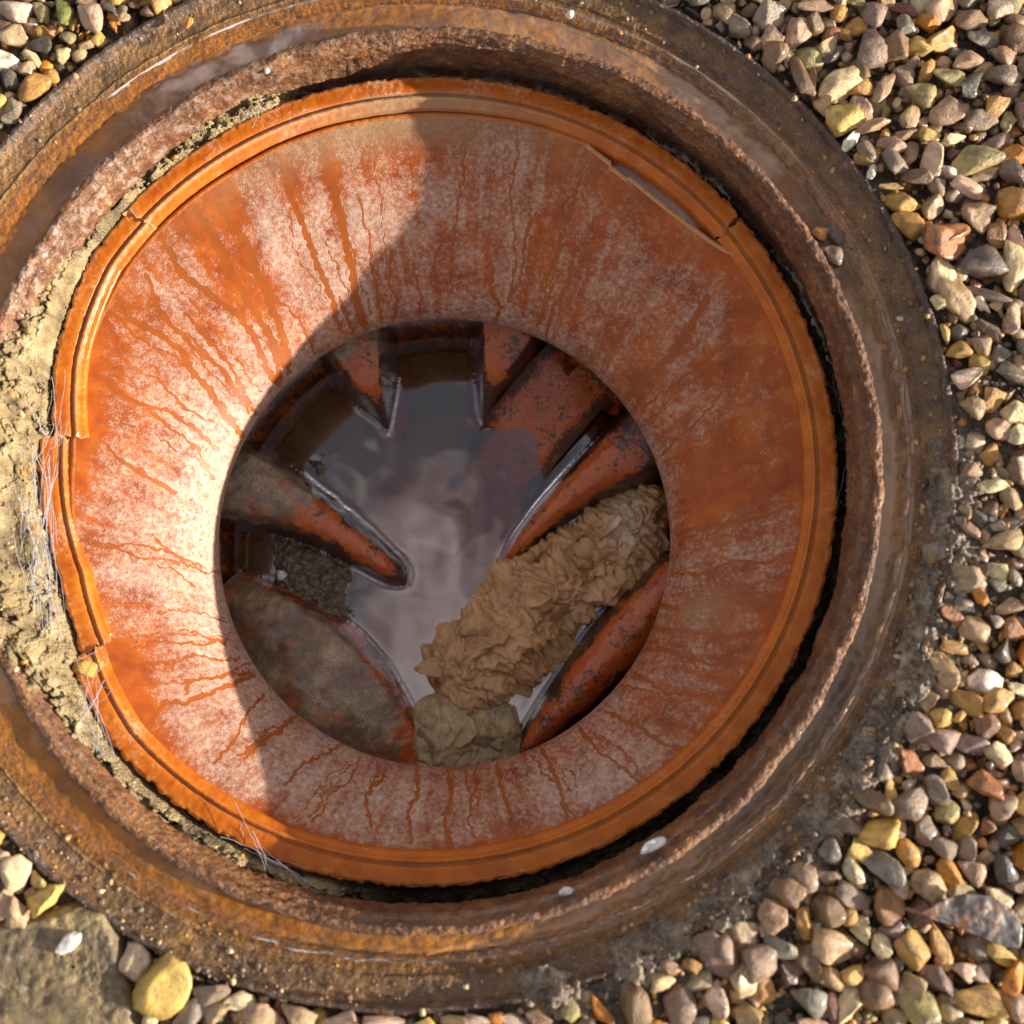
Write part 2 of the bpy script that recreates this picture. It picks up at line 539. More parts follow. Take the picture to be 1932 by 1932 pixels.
def mat_slab():
    g = G('mottled_slab')
    n1 = g.noise(40, 6, 0.65)
    n2 = g.noise(260, 5, 0.7)
    c = g.ramp(n1, (0.3, (0.085, 0.065, 0.040)), (0.5, (0.23, 0.165, 0.080)), (0.7, (0.38, 0.27, 0.125)))
    c = g.mix(g.ramp(n2, (0.34, 0.8), (0.50, 0.0)), c, (0.050, 0.046, 0.038))
    c = g.mix(g.ramp(g.noise(120, 4, 0.6), (0.58, 0.0), (0.68, 0.6)), c, (0.45, 0.36, 0.22))
    return g.principled(c, 0.6, g.bump(n2, 0.8, 0.002), 0.4, 0.2, 0.3)
M_SLAB = mat_slab()

def mat_leaf():
    g = G('dead_leaf')
    n1 = g.noise(45, 4, 0.6, 0.8)
    n2 = g.noise(300, 4, 0.6)
    c = g.ramp(n1, (0.35, (0.10, 0.085, 0.08)), (0.5, (0.13, 0.10, 0.085)), (0.58, (0.27, 0.12, 0.055)), (0.75, (0.16, 0.09, 0.06)))
    c = g.mix(1.0, c, g.ramp(n2, (0.3, 0.6), (0.7, 1.3)), 'MULTIPLY')
    return g.principled(c, 0.45, g.bump(n2, 0.5, 0.0015), 0.5, 0.2, 0.25)
M_LEAF = mat_leaf()

def mat_chip():
    g = G('white_flake')
    n2 = g.noise(300, 4, 0.6)
    c = g.ramp(n2, (0.3, (0.50, 0.46, 0.42)), (0.6, (0.74, 0.71, 0.66)))
    return g.principled(c, 0.6, g.bump(n2, 0.4, 0.001), 0.3)
M_CHIP = mat_chip()

# ------------------------------------------------------------------ heights
Z_CREST = -0.004
Z_CWATER = -0.0108
Z_RIM = -0.045
Z_LIP = -0.120
Z_WATER = -0.194
Z_BED = Z_WATER - 0.022

IC = np.array([-0.0546, 0.0383, 0.0])              # axis of the iron frame
ICB = np.array([-0.0519, 0.0332, 0.0])             # axis of its inner ring, set a little off
NU = 1080
TH = np.linspace(0, 2 * np.pi, NU, endpoint=False)
CT, ST = np.cos(TH), np.sin(TH)

def lathe(prof, amp, freq, seed, nsub=3, centre=IC, name='ring', skip=None, ampz=None):
    """turn a profile (radius, z) round the frame's axis; uneven as cast and rusted iron is"""
    pr = []
    for (a, b) in zip(prof[:-1], prof[1:]):
        for k in range(nsub):
            pr.append((a[0] + (b[0] - a[0]) * k / nsub, a[1] + (b[1] - a[1]) * k / nsub))
    pr.append(prof[-1])
    pr = np.array(pr)
    nv = len(pr)
    Rr = np.repeat(pr[None, :, 0], NU, 0)
    Zz = np.repeat(pr[None, :, 1], NU, 0)
    V = np.stack([centre[0] + Rr * CT[:, None], centre[1] + Rr * ST[:, None], Zz], -1).reshape(-1, 3)
    n = fbm(V * freq, 4, seed)
    n2 = fbm(V * freq * 0.15, 3, seed + 5)
    rad = np.stack([np.repeat(CT, nv), np.repeat(ST, nv), np.zeros(NU * nv)], -1)
    V = V + rad * (amp * (n + 1.2 * n2))[:, None]
    V[:, 2] += (ampz if ampz is not None else amp) * fbm(V * freq + 40, 4, seed + 9)
    return V, grid_faces(NU, nv, True), nv

# ------------------------------------------------------------------ iron frame
frame = thing('manhole_frame', 'round rusty cast iron manhole frame with a water-filled channel around the orange drain', 'manhole frame', (IC[0], IC[1], -0.05))
V, F, nv = lathe([(0.3100, -0.06), (0.3097, -0.003), (0.3090, -0.0008), (0.3080, 0.0), (0.3062, -0.0002), (0.3052, -0.0016), (0.3036, -0.0052), (0.2990, -0.0070), (0.2940, -0.0084), (0.2926, -0.0086), (0.2916, -0.0082), (0.2906, -0.0094), (0.2860, -0.0110), (0.2820, -0.0128), (0.2790, -0.0165)], 0.0006, 220, 1, 4)
rq = np.hypot(V[:, 0] - IC[0], V[:, 1] - IC[1])
aq = np.degrees(np.arctan2(V[:, 1] - IC[1], V[:, 0] - IC[0])) % 360
obj('outer_rim', make_mesh('outer_rim', V, F, {'rusty': sstep(0.3056, 0.3035, rq), 'ochre': sstep(0.2925, 0.2850, rq) * (0.35 + 0.65 * np.exp(-(((aq - 150 + 180) % 360 - 180) / 80) ** 2))}), M_RIM, frame)

# channel bed: lower and smooth at upper left, filled with silt at the bottom right
pr = np.linspace(0.2840, 0.2610, 42)
Rr = np.repeat(pr[None, :], NU, 0)
ang = np.repeat(TH[:, None], 42, 1)
V = np.stack([IC[0] + Rr * CT[:, None], IC[1] + Rr * ST[:, None], np.full_like(Rr, -0.0145)], -1).reshape(-1, 3)
A, Q = ang.ravel(), ((Rr - 0.2665) / 0.0165).ravel()          # Q: 0 at the inner ring, 1 at the wall
def bump_at(deg, width):
    d = (np.degrees(A) - deg + 180) % 360 - 180
    return np.exp(-(d / width) ** 2)
low_left, low_right, upright, top = bump_at(228, 26), bump_at(322, 34), bump_at(22, 30), bump_at(95, 60)
n1, n2 = fbm(V * 60, 4, 21), fbm(V * 260, 4, 22)
fill = low_right * sstep(0.45, 1.0, Q) * 0.9 + upright * sstep(0.6, 1.0, Q) * 0.5 + low_left * sstep(0.7, 1.0, Q) * 0.5
V[:, 2] += fill * (0.0036 + 0.0016 * n1) + 0.0006 * n2 + 0.0007 * n1
F = grid_faces(NU, 42, True)
obj('channel_bed', make_mesh('channel_bed', V, F, {'wall': np.clip(0.85 * upright + 0.5 * bump_at(60, 25) * Q + 0.5 * low_left * sstep(0.45, 0.8, Q), 0, 1), 'silt': np.clip(low_right * 1.1, 0, 1)}), M_BED, frame)

RE = np.interp(np.degrees(TH), [0, 45, 90, 135, 180, 225, 270, 315, 360], [.2532, .2565, .2590, .2545, .2540, .2542, .2536, .2532, .2532])
ZE = np.interp(np.degrees(TH), [0, 45, 90, 135, 180, 225, 270, 315, 360], [-.036, -.026, -.019, -.034, -.030, -.030, -.034, -.037, -.036])
def inner_profile(k):
    re, ze = RE[k], ZE[k]
    lo = 0.0054 * math.exp(-((((math.degrees(TH[k]) - 192 + 180) % 360) - 180) / 72) ** 4)
    return [(0.2668, -0.034), (0.2662, -0.016), (0.2654, -0.0068 - lo), (0.2645, -0.0046 - lo), (0.2622, -0.0040 - lo), (0.2600, -0.0044 - lo), (0.2590, -0.0066 - lo), (0.2580, -0.0098 - lo), (0.2568, -0.0104 - lo), (re + 0.0010, -0.0125 - lo), (re + 0.0003, (ze - 0.014) / 2), (re, ze), (re + 0.0010, ze - 0.0012), (0.2632, ze - 0.0024), (0.2640, -0.075)]
RA = np.array([inner_profile(k) for k in range(NU)])
V, F, nv = lathe([tuple(p) for p in RA[0]], 0.0, 300, 4, 5, ICB)
sub = []
for k in range(RA.shape[1] - 1):
    for j in range(5):
        sub.append(RA[:, k] + (RA[:, k + 1] - RA[:, k]) * (j / 5))
sub.append(RA[:, -1])
sub = np.stack(sub, 1)
V = np.stack([ICB[0] + sub[:, :, 0] * CT[:, None], ICB[1] + sub[:, :, 0] * ST[:, None], sub[:, :, 1]], -1).reshape(-1, 3)
rad = np.stack([np.repeat(CT, nv), np.repeat(ST, nv), np.zeros(NU * nv)], -1)
V += rad * (0.0009 * fbm(V * 330, 4, 4) + 0.0012 * fbm(V * 50, 3, 6))[:, None]
V[:, 2] += 0.0007 * fbm(V * 330 + 40, 4, 13) + 0.0006 * fbm(V * 40 + 40, 2, 14)
aq = np.degrees(np.repeat(TH, nv))
obj('inner_ring', make_mesh('inner_ring', V, F, {'flake': np.exp(-(((aq - 148 + 180) % 360 - 180) / 38) ** 2)}), M_RING, frame)

# water lying in the channel, climbing a little where it touches iron
rr = np.linspace(0.2610, 0.2868, 64)
Rr = np.repeat(rr[None, :], NU, 0)
V = np.stack([IC[0] + Rr * CT[:, None], IC[1] + Rr * ST[:, None], np.full_like(Rr, Z_CWATER)], -1).reshape(-1, 3)
r_ = Rr.ravel()
wob = 0.0013 * fbm(V * 60, 3, 31) + 0.0006 * fbm(V * 200, 2, 32)
V[:, 2] += 0.0034 * np.exp(-np.clip(0.2846 + wob - r_, 0, 1) / 0.0026) + 0.0004 * fbm(V * 25, 2, 33)
obj('water', make_mesh('channel_water', V, grid_faces(NU, 64, True)), M_WATER_C, label='shallow rusty water lying in the channel of the iron frame', kind='structure')

# ------------------------------------------------------------------ mortar between iron and plastic
def angdeg(x, y, c):
    return np.degrees(np.arctan2(y - c[1], x - c[0]))
RC, RR = np.array([-0.0514, 0.0372, Z_RIM]), 0.2505   # outer edge of the plastic rim
nq = 110
q = np.linspace(0, 1, nq)
def dent(deg):
    return np.interp(deg % 360, [0, 148, 163, 175.6, 176.4, 188, 198, 209.4, 210.0, 214, 223, 360], [0, 0, -.008, -.0190, -.0112, -.0142, -.0175, -.0140, -.0072, -.0048, 0, 0])
def RRF(deg):
    return RR + dent(np.asarray(deg, float))
r_in, r_out = 0.2250, 0.2630
Rr = np.repeat((r_in + (r_out - r_in) * q)[None, :], NU, 0)
V = np.stack([RC[0] * (1 - q) + ICB[0] * q + Rr * CT[:, None], RC[1] * (1 - q) + ICB[1] * q + Rr * ST[:, None], np.zeros_like(Rr)], -1).reshape(-1, 3)
A = np.degrees(np.repeat(TH, nq)) % 360
Qm = np.tile(q, NU)
def around(a0, a1, soft=14):
    d0 = (A - a0) % 360
    span = (a1 - a0) % 360
    return sstep(0, soft, d0) * (1 - sstep(span - soft, span, d0)) * (d0 <= span)
full = around(106, 266, 10)                        # well filled on the left and lower left
thick = np.exp(-(((A - 186 + 180) % 360 - 180) / 34) ** 4)
zt = -0.066 + 0.016 * full + 0.030 * thick * sstep(0.25, 0.78, Qm) + 0.010 * full * Qm - 0.03 * (1 - sstep(0.0, 1.0, (Qm * 0.038 + 0.2250 - (RRF(A) - 0.003)) / 0.006))
wq = V * np.array([95, 95, 1]) + 0.35 * np.stack([fbm(V * 120, 3, 44), fbm(V * 120, 3, 45), 0 * V[:, 0]], 1)
f1, f2 = worley(wq, 3)
n1, n2 = fbm(V * 70 + np.array([0, 0, 3]), 4, 41), fbm(V * 330, 4, 42)
lump = (1 - np.clip(f1, 0, 1)) * 0.0065 + n1 * 0.0050 + n2 * 0.0030
crackg = sstep(0.12, 0.0, f2 - f1) * sstep(-0.4, 0.2, fbm(V * 50, 2, 46))
V[:, 2] = zt + lump - 0.005 * crackg
V[:, 0] += 0.001 * fbm(V * 300, 2, 43)
V_mortar, A_mortar = V.copy(), A.copy()
M_ = make_mesh('mortar', V, grid_faces(NU, nq, True), {'grime': np.clip(0.78 - 0.80 * full + 0.5 * crackg + 0.5 * sstep(0.1, 0.7, fbm(V * 28, 4, 47)), 0, 1)})
mortar = obj('mortar_bedding', M_, M_MORTAR, label='crumbling yellow mortar packed between the rusty iron ring and the orange plastic rim', category='mortar')
recentre(mortar)

# ------------------------------------------------------------------ drain chamber
LC, LR = ring(840, 1021, 419, Z_LIP)
chamber = thing('drain_chamber', 'round orange plastic inspection chamber with streaked sloping wall and broken rim', 'drain chamber', (LC[0], LC[1], -0.24))

drips = [  # washed-out lines on the wall: (points in photo units, width)
    ([(370, 395), (440, 520), (500, 620), (540, 690)], 16), ([(372, 400), (420, 470), (455, 545), (485, 590), (520, 665), (530, 715)], 11),
    ([(410, 380), (470, 470), (497, 545), (522, 600), (545, 680)], 17), ([(300, 440), (345, 520), (410, 565), (455, 600), (480, 640), (500, 690), (527, 725)], 14),
    ([(600, 250), (620, 330), (640, 400), (655, 470), (668, 540), (690, 625)], 15), ([(540, 350), (570, 420), (600, 500), (628, 570), (640, 620)], 12),
    ([(210, 540), (240, 600), (300, 630), (345, 665), (362, 705), (395, 735), (430, 790), (455, 820)], 13), ([(275, 520), (305, 595), (360, 650), (420, 700), (470, 780)], 9),
    ([(350, 590), (400, 650), (435, 690), (470, 760)], 8), ([(200, 725), (260, 762), (320, 775), (370, 810), (410, 850)], 8), ([(200, 840), (225, 865), (280, 900), (330, 930)], 9),
    ([(270, 760), (310, 800), (370, 845), (400, 900)], 6), ([(640, 560), (655, 600), (672, 640)], 7), ([(700, 500), (712, 560), (720, 610)], 7),
    ([(740, 470), (735, 530), (750, 570), (742, 610)], 6), ([(780, 500), (795, 560), (790, 600)], 6), ([(930, 500), (925, 540), (945, 580), (930, 615)], 8),
    ([(1010, 400), (990, 450), (985, 520), (960, 570)], 6), ([(1085, 470), (1070, 540), (1045, 580), (1030, 640)], 7),
    ([(1335, 560), (1300, 620), (1260, 680), (1215, 715), (1185, 750)], 15), ([(1330, 570), (1280, 660), (1230, 700), (1200, 740)], 9),
    ([(1190, 530), (1150, 585), (1130, 640), (1115, 690)], 7), ([(1380, 640), (1320, 690), (1250, 740), (1215, 770)], 6),
    ([(1480, 960), (1400, 985), (1330, 990), (1275, 1010)], 7), ([(1460, 1060), (1380, 1060), (1320, 1085), (1270, 1080)], 6), ([(1440, 1140), (1360, 1135), (1290, 1150), (1240, 1140)], 9),
    ([(1470, 1190), (1380, 1200), (1300, 1190), (1230, 1185)], 9), ([(1430, 1250), (1350, 1255), (1260, 1230), (1215, 1225)], 7), ([(1400, 1340), (1330, 1310), (1260, 1310), (1190, 1265)], 7),
    ([(1330, 1430), (1250, 1400), (1200, 1370), (1140, 1340)], 7), ([(1230, 1500), (1180, 1450), (1130, 1420), (1090, 1370)], 7), ([(1080, 1580), (1060, 1510), (1050, 1470), (1020, 1410)], 8),
    ([(980, 1600), (965, 1540), (950, 1500), (938, 1440)], 7), ([(850, 1600), (838, 1540), (852, 1500), (845, 1445)], 9), ([(775, 1590), (770, 1530), (790, 1490), (785, 1440)], 9),
    ([(700, 1560), (690, 1500), (720, 1470), (735, 1430)], 6), ([(285, 1370), (305, 1325), (350, 1325), (400, 1305), (480, 1275)], 9), ([(350, 1310), (355, 1285), (420, 1275), (470, 1270)], 8),
    ([(460, 1430), (500, 1400), (540, 1360), (570, 1345)], 7), ([(540, 1480), (570, 1440), (620, 1420), (650, 1400)], 6), ([(400, 1440), (440, 1400), (470, 1340), (500, 1310)], 6),
]
rgd = random.Random(5)
for k in range(60):                                # finer runs all the way round
    a = rgd.uniform(0, 2 * math.pi)
    t0, t1 = rgd.uniform(0.0, 0.6), rgd.uniform(0.75, 1.02)
    pts = []
    for j in range(9):
        t = t0 + (t1 - t0) * j / 8
        a += rgd.uniform(-0.018, 0.018)
        cx, cy, r = 818 + 22 * t, 912 + 109 * t, 708 - 289 * t
        pts.append((cx + r * math.cos(a), cy + r * math.sin(a)))
    drips.append((pts, rgd.uniform(2.2, 5.5)))

def seg_dist(px, py, pts):
    d = np.full(len(px), 1e9)
    for (x0, y0), (x1, y1) in zip(pts[:-1], pts[1:]):
        dx, dy = x1 - x0, y1 - y0
        t = np.clip(((px - x0) * dx + (py - y0) * dy) / (dx * dx + dy * dy + 1e-9), 0, 1)
        d = np.minimum(d, np.hypot(px - x0 - t * dx, py - y0 - t * dy))
    return d

def wall_rings(nt):
    """centre, radius and height down the sloping wall, from under the rim to the rolled lip"""
    out = []
    r0, r1 = ring(818, 912, 712, Z_RIM - 0.005), (LC, LR)
    for k in range(nt):
        t = k / (nt - 1)
        ph = R(44) + (R(108) - R(44)) * t
        f = (math.sin(ph) - math.sin(R(44))) / (1 - math.sin(R(44)))
        g = (math.cos(R(44)) - math.cos(ph)) / (math.cos(R(44)) - math.cos(R(108)))
        rad = r0[1] + (r1[1] - r0[1]) * f
        z = (Z_RIM - 0.005) + (Z_LIP - 0.014 - (Z_RIM - 0.005)) * g
        c = r0[0] + (r1[0] - r0[0]) * f
        out.append((c[0], c[1], rad, z))
    return out
NW, NT = 1500, 190
wr = np.array(wall_rings(NT))
TW = np.linspace(0, 2 * np.pi, NW, endpoint=False)
cw, sw = np.cos(TW)[:, None], np.sin(TW)[:, None]
adeg = np.degrees(TW)
def abump(a, c, wd):
    d = (a - c + 180) % 360 - 180
    return np.exp(-(d / wd) ** 2)
# the torn upper edge at the upper right, where the wall has come away from the rim
e0, e1 = 66.0, 37.0
tear = np.where((adeg < e0) & (adeg > e1), np.sin(np.clip((e0 - adeg) / (e0 - e1), 0, 1) * np.pi) ** 0.7 * (0.6 + 0.4 * (e0 - adeg) / (e0 - e1)), 0)
tear = tear * 0.0115 + np.where((adeg < 61) & (adeg > 57.5), 0.002, 0)
tt = np.linspace(0, 1, NT)[None, :]
wdent = np.interp(adeg, [0, 144, 162, 177, 195, 208, 219, 230, 360], [0, 0, .005, .0130, .0132, .0110, .0035, 0, 0])
Rw = np.repeat(wr[None, :, 2], NW, 0) - tear[:, None] * np.exp(-(tt / 0.16) ** 2) - wdent[:, None] * np.exp(-(tt / 0.33) ** 2)
V = np.stack([wr[None, :, 0] + Rw * cw, wr[None, :, 1] + Rw * sw, np.repeat(wr[None, :, 3], NW, 0)], -1).reshape(-1, 3)
nb = fbm(V * 18, 3, 51)
V[:, 2] += 0.0012 * nb
px, py = proj(V)
jx, jy = 5 * fbm(V * 220, 3, 52), 5 * fbm(V * 220, 3, 53)
drip = np.zeros(len(V))
for pts, wd in drips:
    xs, ys = [p[0] for p in pts], [p[1] for p in pts]
    m = (px > min(xs) - 30) & (px < max(xs) + 30) & (py > min(ys) - 30) & (py < max(ys) + 30)
    if not m.any():
        continue
    d = seg_dist(px[m] + jx[m], py[m] + jy[m], pts)
    drip[m] = np.maximum(drip[m], 1 - sstep(wd * 0.16, wd * 0.72, d))
AW = np.repeat(adeg, NT)
TT = np.tile(np.linspace(0, 1, NT), NW)
big = fbm(V * 14, 3, 54)
streak = fbm(np.stack([AW * 0.55, TT * 1.5, 0 * TT], 1), 4, 55)
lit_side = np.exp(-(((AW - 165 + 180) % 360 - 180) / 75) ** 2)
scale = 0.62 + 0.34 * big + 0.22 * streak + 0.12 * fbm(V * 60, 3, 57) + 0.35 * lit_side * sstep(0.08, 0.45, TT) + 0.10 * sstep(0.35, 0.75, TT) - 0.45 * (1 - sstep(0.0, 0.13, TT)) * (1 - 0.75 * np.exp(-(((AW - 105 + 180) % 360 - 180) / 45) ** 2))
scale -= 0.20 * np.exp(-(((AW - 15 + 180) % 360 - 180) / 50) ** 2) * (1 - sstep(0.4, 0.8, TT))
wide = np.zeros(len(V))                            # broad orange washes at upper left
for pts, wd in [([(395, 350), (440, 450), (500, 570)], 55), ([(350, 400), (420, 500), (470, 580)], 40), ([(540, 320), (560, 390)], 50), ([(610, 250), (640, 420), (665, 500)], 26), ([(170, 560), (165, 700), (170, 820)], 34)]:
    wide = np.maximum(wide, 1 - sstep(wd * 0.2, wd, seg_dist(px + 3 * jx, py + 3 * jy, pts)))
scale -= 0.5 * wide
silt = 0.75 * (1 - sstep(0.0, 0.10, TT)) * np.exp(-(((AW - 98 + 180) % 360 - 180) / 26) ** 2) + 0.35 * drip * np.exp(-(((AW - 48 + 180) % 360 - 180) / 8) ** 2)
silt += 0.5 * np.exp(-(((AW - 340 + 180) % 360 - 180) / 4) ** 2) * np.exp(-((TT - 0.35) / 0.14) ** 2)
dark = sstep(0.62, 0.95, TT) * (0.22 + 0.78 * abump(AW, 72, 52)) * 1.0 + 0.34 * abump(AW, 72, 42) * sstep(0.30, 0.75, TT)  # shade of the inward roll painted in, plus dirt at the upper right
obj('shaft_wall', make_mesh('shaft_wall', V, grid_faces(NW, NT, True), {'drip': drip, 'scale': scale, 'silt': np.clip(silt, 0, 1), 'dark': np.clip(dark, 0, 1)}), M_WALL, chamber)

# thickness of the torn edge: a pale band under the upper edge of the wall
top = V.reshape(NW, NT, 3)[:, 0]
out_dir = np.stack([np.cos(TW), np.sin(TW), 0 * TW], 1)
lay = [top + out_dir * 0.0 + [0, 0, 0.0], top + out_dir * 0.0012 + [0, 0, 0.0004], top + out_dir * 0.0030 + [0, 0, 0.0002], top + out_dir * 0.0036 + [0, 0, -0.003], top + out_dir * 0.0036 + [0, 0, -0.02]]
E_ = np.stack(lay, 1).reshape(-1, 3)
E_[:, 2] += 0.0003 * fbm(E_ * 500, 2, 56)
ncut = np.repeat(np.where(tear > 0.0005, 1.0, 0.25), 5)
obj('torn_edge', make_mesh('torn_edge', E_, grid_faces(NW, 5, True, flip=True), {'scale': 0.2 + 0 * ncut, 'cut': ncut, 'silt': 0 * ncut}), M_ORIM, chamber)

# rim: four broken lengths of the same moulded ring
def rim_section(a0, a1, dr, dz, seed, label=None, tilt=0.0, tilt_end=0.0):
    n = max(40, int(abs(a1 - a0) * 5))
    aa = np.radians(np.linspace(a0, a1, n))
    prof = [(-0.0025, -0.034, 1), (-0.0008, -0.006, 1), (0.0, -0.0008, 1), (-0.0012, 0.0004, 0.9), (-0.0022, 0.0008, 0.35), (-0.004, 0.0006, 0), (-0.0098, 0.0002, 0), (-0.0112, -0.0004, 0), (-0.0118, -0.0020, 0),
            (-0.0128, -0.0022, 0), (-0.0134, -0.0002, 0.2), (-0.0148, 0.0003, 0.35), (-0.0158, -0.0004, 0.3), (-0.0166, -0.0018, 0), (-0.0196, -0.0036, 0), (-0.0202, -0.007, 0), (-0.0202, -0.03, 0)]
    pp = []
    for p0, p1 in zip(prof[:-1], prof[1:]):
        for k in range(3):
            f = k / 3
            pp.append([p0[j] + (p1[j] - p0[j]) * f for j in range(3)])
    pp.append(list(prof[-1]))
    pp = np.array(pp)
    nv = len(pp)
    u = np.linspace(0, 1, n)
    lo_, hi_ = min(a0, a1) + 0.4, max(a0, a1) - 0.4
    rng_ = RRF(np.clip(np.degrees(aa), lo_, hi_)) + dr
    wob = (0.0010 + 0.0009 * np.exp(-(((np.degrees(aa) - 180) % 360 - 0) / 60) ** 2)) * fbm(np.stack([np.degrees(aa) * 0.55, 0 * aa, 0 * aa + seed], 1), 4, seed)
    # jagged broken ends
    jag = 0.018 * fbm(np.stack([np.arange(nv) * 0.22, np.zeros(nv), np.zeros(nv) + seed], 1), 3, seed + 2)
    AA = aa[:, None] + jag[None, :] * (np.clip(1 - u / 0.04, 0, 1) + np.clip(1 - (1 - u) / 0.04, 0, 1))[:, None]
    RRR = (rng_ + 0)[:, None] + pp[None, :, 0] + wob[:, None] * np.exp(pp[None, :, 0] * 350)
    V = np.stack([RC[0] + RRR * np.cos(AA), RC[1] + RRR * np.sin(AA), Z_RIM + dz + pp[None, :, 1] + 0 * RRR], -1).reshape(-1, 3)
    chipn = fbm(V * 170, 3, seed + 4)
    edge = np.tile(np.exp(pp[:, 0] * 900), n)
    V[:, 2] -= 0.0032 * sstep(0.10, 0.5, chipn) * edge
    V[:, 2] += 0.0003 * fbm(V * 260, 3, seed + 5)
    cut = np.tile(pp[:, 2], n)
    ue = np.repeat(np.minimum(u, 1 - u) * n, nv)
    cut = np.maximum(cut, np.exp(-ue / 1.5) * 0.9)
    A_ = np.degrees(np.repeat(aa, nv)) % 360
    left = np.exp(-(((A_ - 150 + 180) % 360 - 180) / 60) ** 2)
    cut = cut * (0.25 + 0.75 * left)
    ridge = np.tile(((pp[:, 0] < -0.0130) & (pp[:, 0] > -0.0162)).astype(float), n)
    cut = np.maximum(cut, ridge * 0.65 * np.exp(-(((A_ - 118 + 180) % 360 - 180) / 40) ** 2))
    sc_ = 0.20 + 0.25 * fbm(V * 25, 3, seed + 6) + 0.22 * np.exp(-(((A_ - 100 + 180) % 360 - 180) / 35) ** 2) + 0.12 * np.exp(-(((A_ - 190 + 180) % 360 - 180) / 25) ** 2)
    sl_ = np.tile(((pp[:, 0] < -0.0110)).astype(float), n) * np.exp(-(((A_ - 92 + 180) % 360 - 180) / 20) ** 2) * 0.9
    sl_ = np.maximum(sl_, np.tile(((pp[:, 0] < -0.0112) & (pp[:, 0] > -0.0132)).astype(float), n) * 0.45)
    me = make_mesh('rim_section', V, grid_faces(n, nv, False), {'cut': cut, 'scale': sc_, 'silt': sl_})
    o = obj('rim_section', me, M_ORIM, chamber, label)
    # close the two broken ends with caps
    bm = bmesh.new()
    bm.from_mesh(me)
    bm.verts.ensure_lookup_table()
    for i in (0, n - 1):
        loop = [bm.verts[i * nv + j] for j in range(nv)]
        try:
            f = bm.faces.new(loop)
            f.smooth = False
        except ValueError:
            pass
    bm.to_mesh(me)
    bm.free()
    return o
rim_section(39.0, 139.5, 0.0, 0.0015, 61, 'top length of the plastic rim, frosted with pale scale')
rim_section(139.0, 175.7, -0.0010, -0.0005, 62, 'upper left length of the plastic rim with a split end')
rim_section(176.3, 209.6, 0.0, -0.0030, 63, 'left length of the plastic rim broken off and pushed inwards')
rim_section(209.9, 398.5, 0.0, -0.0005, 64, 'long clean orange length of the plastic rim')

# base below the lip: back wall, floor, ridges
BC, BR = ring(845, 1033, 392, Z_WATER)
nb_ = 720
tb = np.linspace(0, 2 * np.pi, nb_, endpoint=False)
hz = np.linspace(0, 1, 36)
gap_c, gap_w = 47.0, 9.5                         # the branch pipe opens in the wall at the upper right
Vb = []
for k, h in enumerate(hz):
    c = LC * (1 - h) + BC * h
    z = (Z_LIP - 0.008) * (1 - h) + (Z_BED - 0.004) * h
    r = (LR + 0.017) * (1 - h) + BR * h + 0.010 * math.sin(h * math.pi)
    Vb.append(np.stack([c[0] + r * np.cos(tb), c[1] + r * np.sin(tb), np.full(nb_, z)], -1))
Vb = np.stack(Vb, 1).reshape(-1, 3)
Fb = grid_faces(nb_, 36, True)
mid = Vb[Fb].mean(1)
ad = np.degrees(np.arctan2(mid[:, 1] - BC[1], mid[:, 0] - BC[0]))
hole = (((ad - gap_c) / gap_w) ** 2 + ((mid[:, 2] - (Z_WATER + 0.028)) / 0.026) ** 2) < 1
Vb += 0.0006 * fbm(Vb * 120, 3, 71)[:, None]
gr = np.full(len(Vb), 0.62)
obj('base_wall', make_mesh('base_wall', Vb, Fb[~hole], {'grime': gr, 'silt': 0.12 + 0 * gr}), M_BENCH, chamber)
# short branch pipe behind the opening
pc = np.array([BC[0] + (BR + 0.004) * math.cos(R(gap_c)), BC[1] + (BR + 0.004) * math.sin(R(gap_c)), Z_WATER + 0.030])
ax = np.array([math.cos(R(gap_c)), math.sin(R(gap_c)), 0.05])
sx = np.array([-math.sin(R(gap_c)), math.cos(R(gap_c)), 0])
tp = np.linspace(0, 2 * np.pi, 48, endpoint=False)
Vp = np.stack([pc + ax * d + 0.028 * (np.cos(tp)[:, None] * sx + np.sin(tp)[:, None] * np.array([0, 0, 1.0])) for d in np.linspace(-0.006, 0.12, 14)], 1).reshape(-1, 3)
obj('branch_pipe', make_mesh('branch_pipe', Vp, grid_faces(48, 14, True), {'grime': np.full(len(Vp), 0.5), 'silt': np.full(len(Vp), 0.1)}), M_BENCH, chamber)

# floor under the water
nr, na = 150, 420
rr = np.linspace(0.0, 1.0, nr)
tf = np.linspace(0, 2 * np.pi, na, endpoint=False)
Rf = np.repeat((rr * (BR + 0.006))[None, :], na, 0)
Vf = np.stack([BC[0] + Rf * np.cos(tf)[:, None], BC[1] + Rf * np.sin(tf)[:, None], np.full_like(Rf, Z_BED)], -1).reshape(-1, 3)
fx, fy = proj(Vf)
main = np.exp(-((fx - (815 + (fy - 640) * 0.06)) / 95) ** 4)
Vf[:, 2] += 0.0015 * fbm(Vf * 80, 4, 73) - 0.012 * main + 0.006 * np.exp(-(((fx - 560) / 140) ** 2 + ((fy - 1060) / 130) ** 2))
siltf = 0.62 * sstep(940, 760, fy) + 0.75 * np.exp(-(((fx - 560) / 150) ** 2 + ((fy - 1050) / 170) ** 2)) + 0.5 * np.exp(-(((fx - 620) / 120) ** 2 + ((fy - 800) / 130) ** 2))
siltf = np.where(fx > 925, siltf * 0.2, siltf) + 0.12
obj('base_floor', make_mesh('base_floor', Vf, grid_faces(na, nr, True), {'grime': 0.30 + 0.1 * fbm(Vf * 40, 2, 74), 'silt': np.clip(siltf, 0, 1)}), M_FLOOR, chamber)

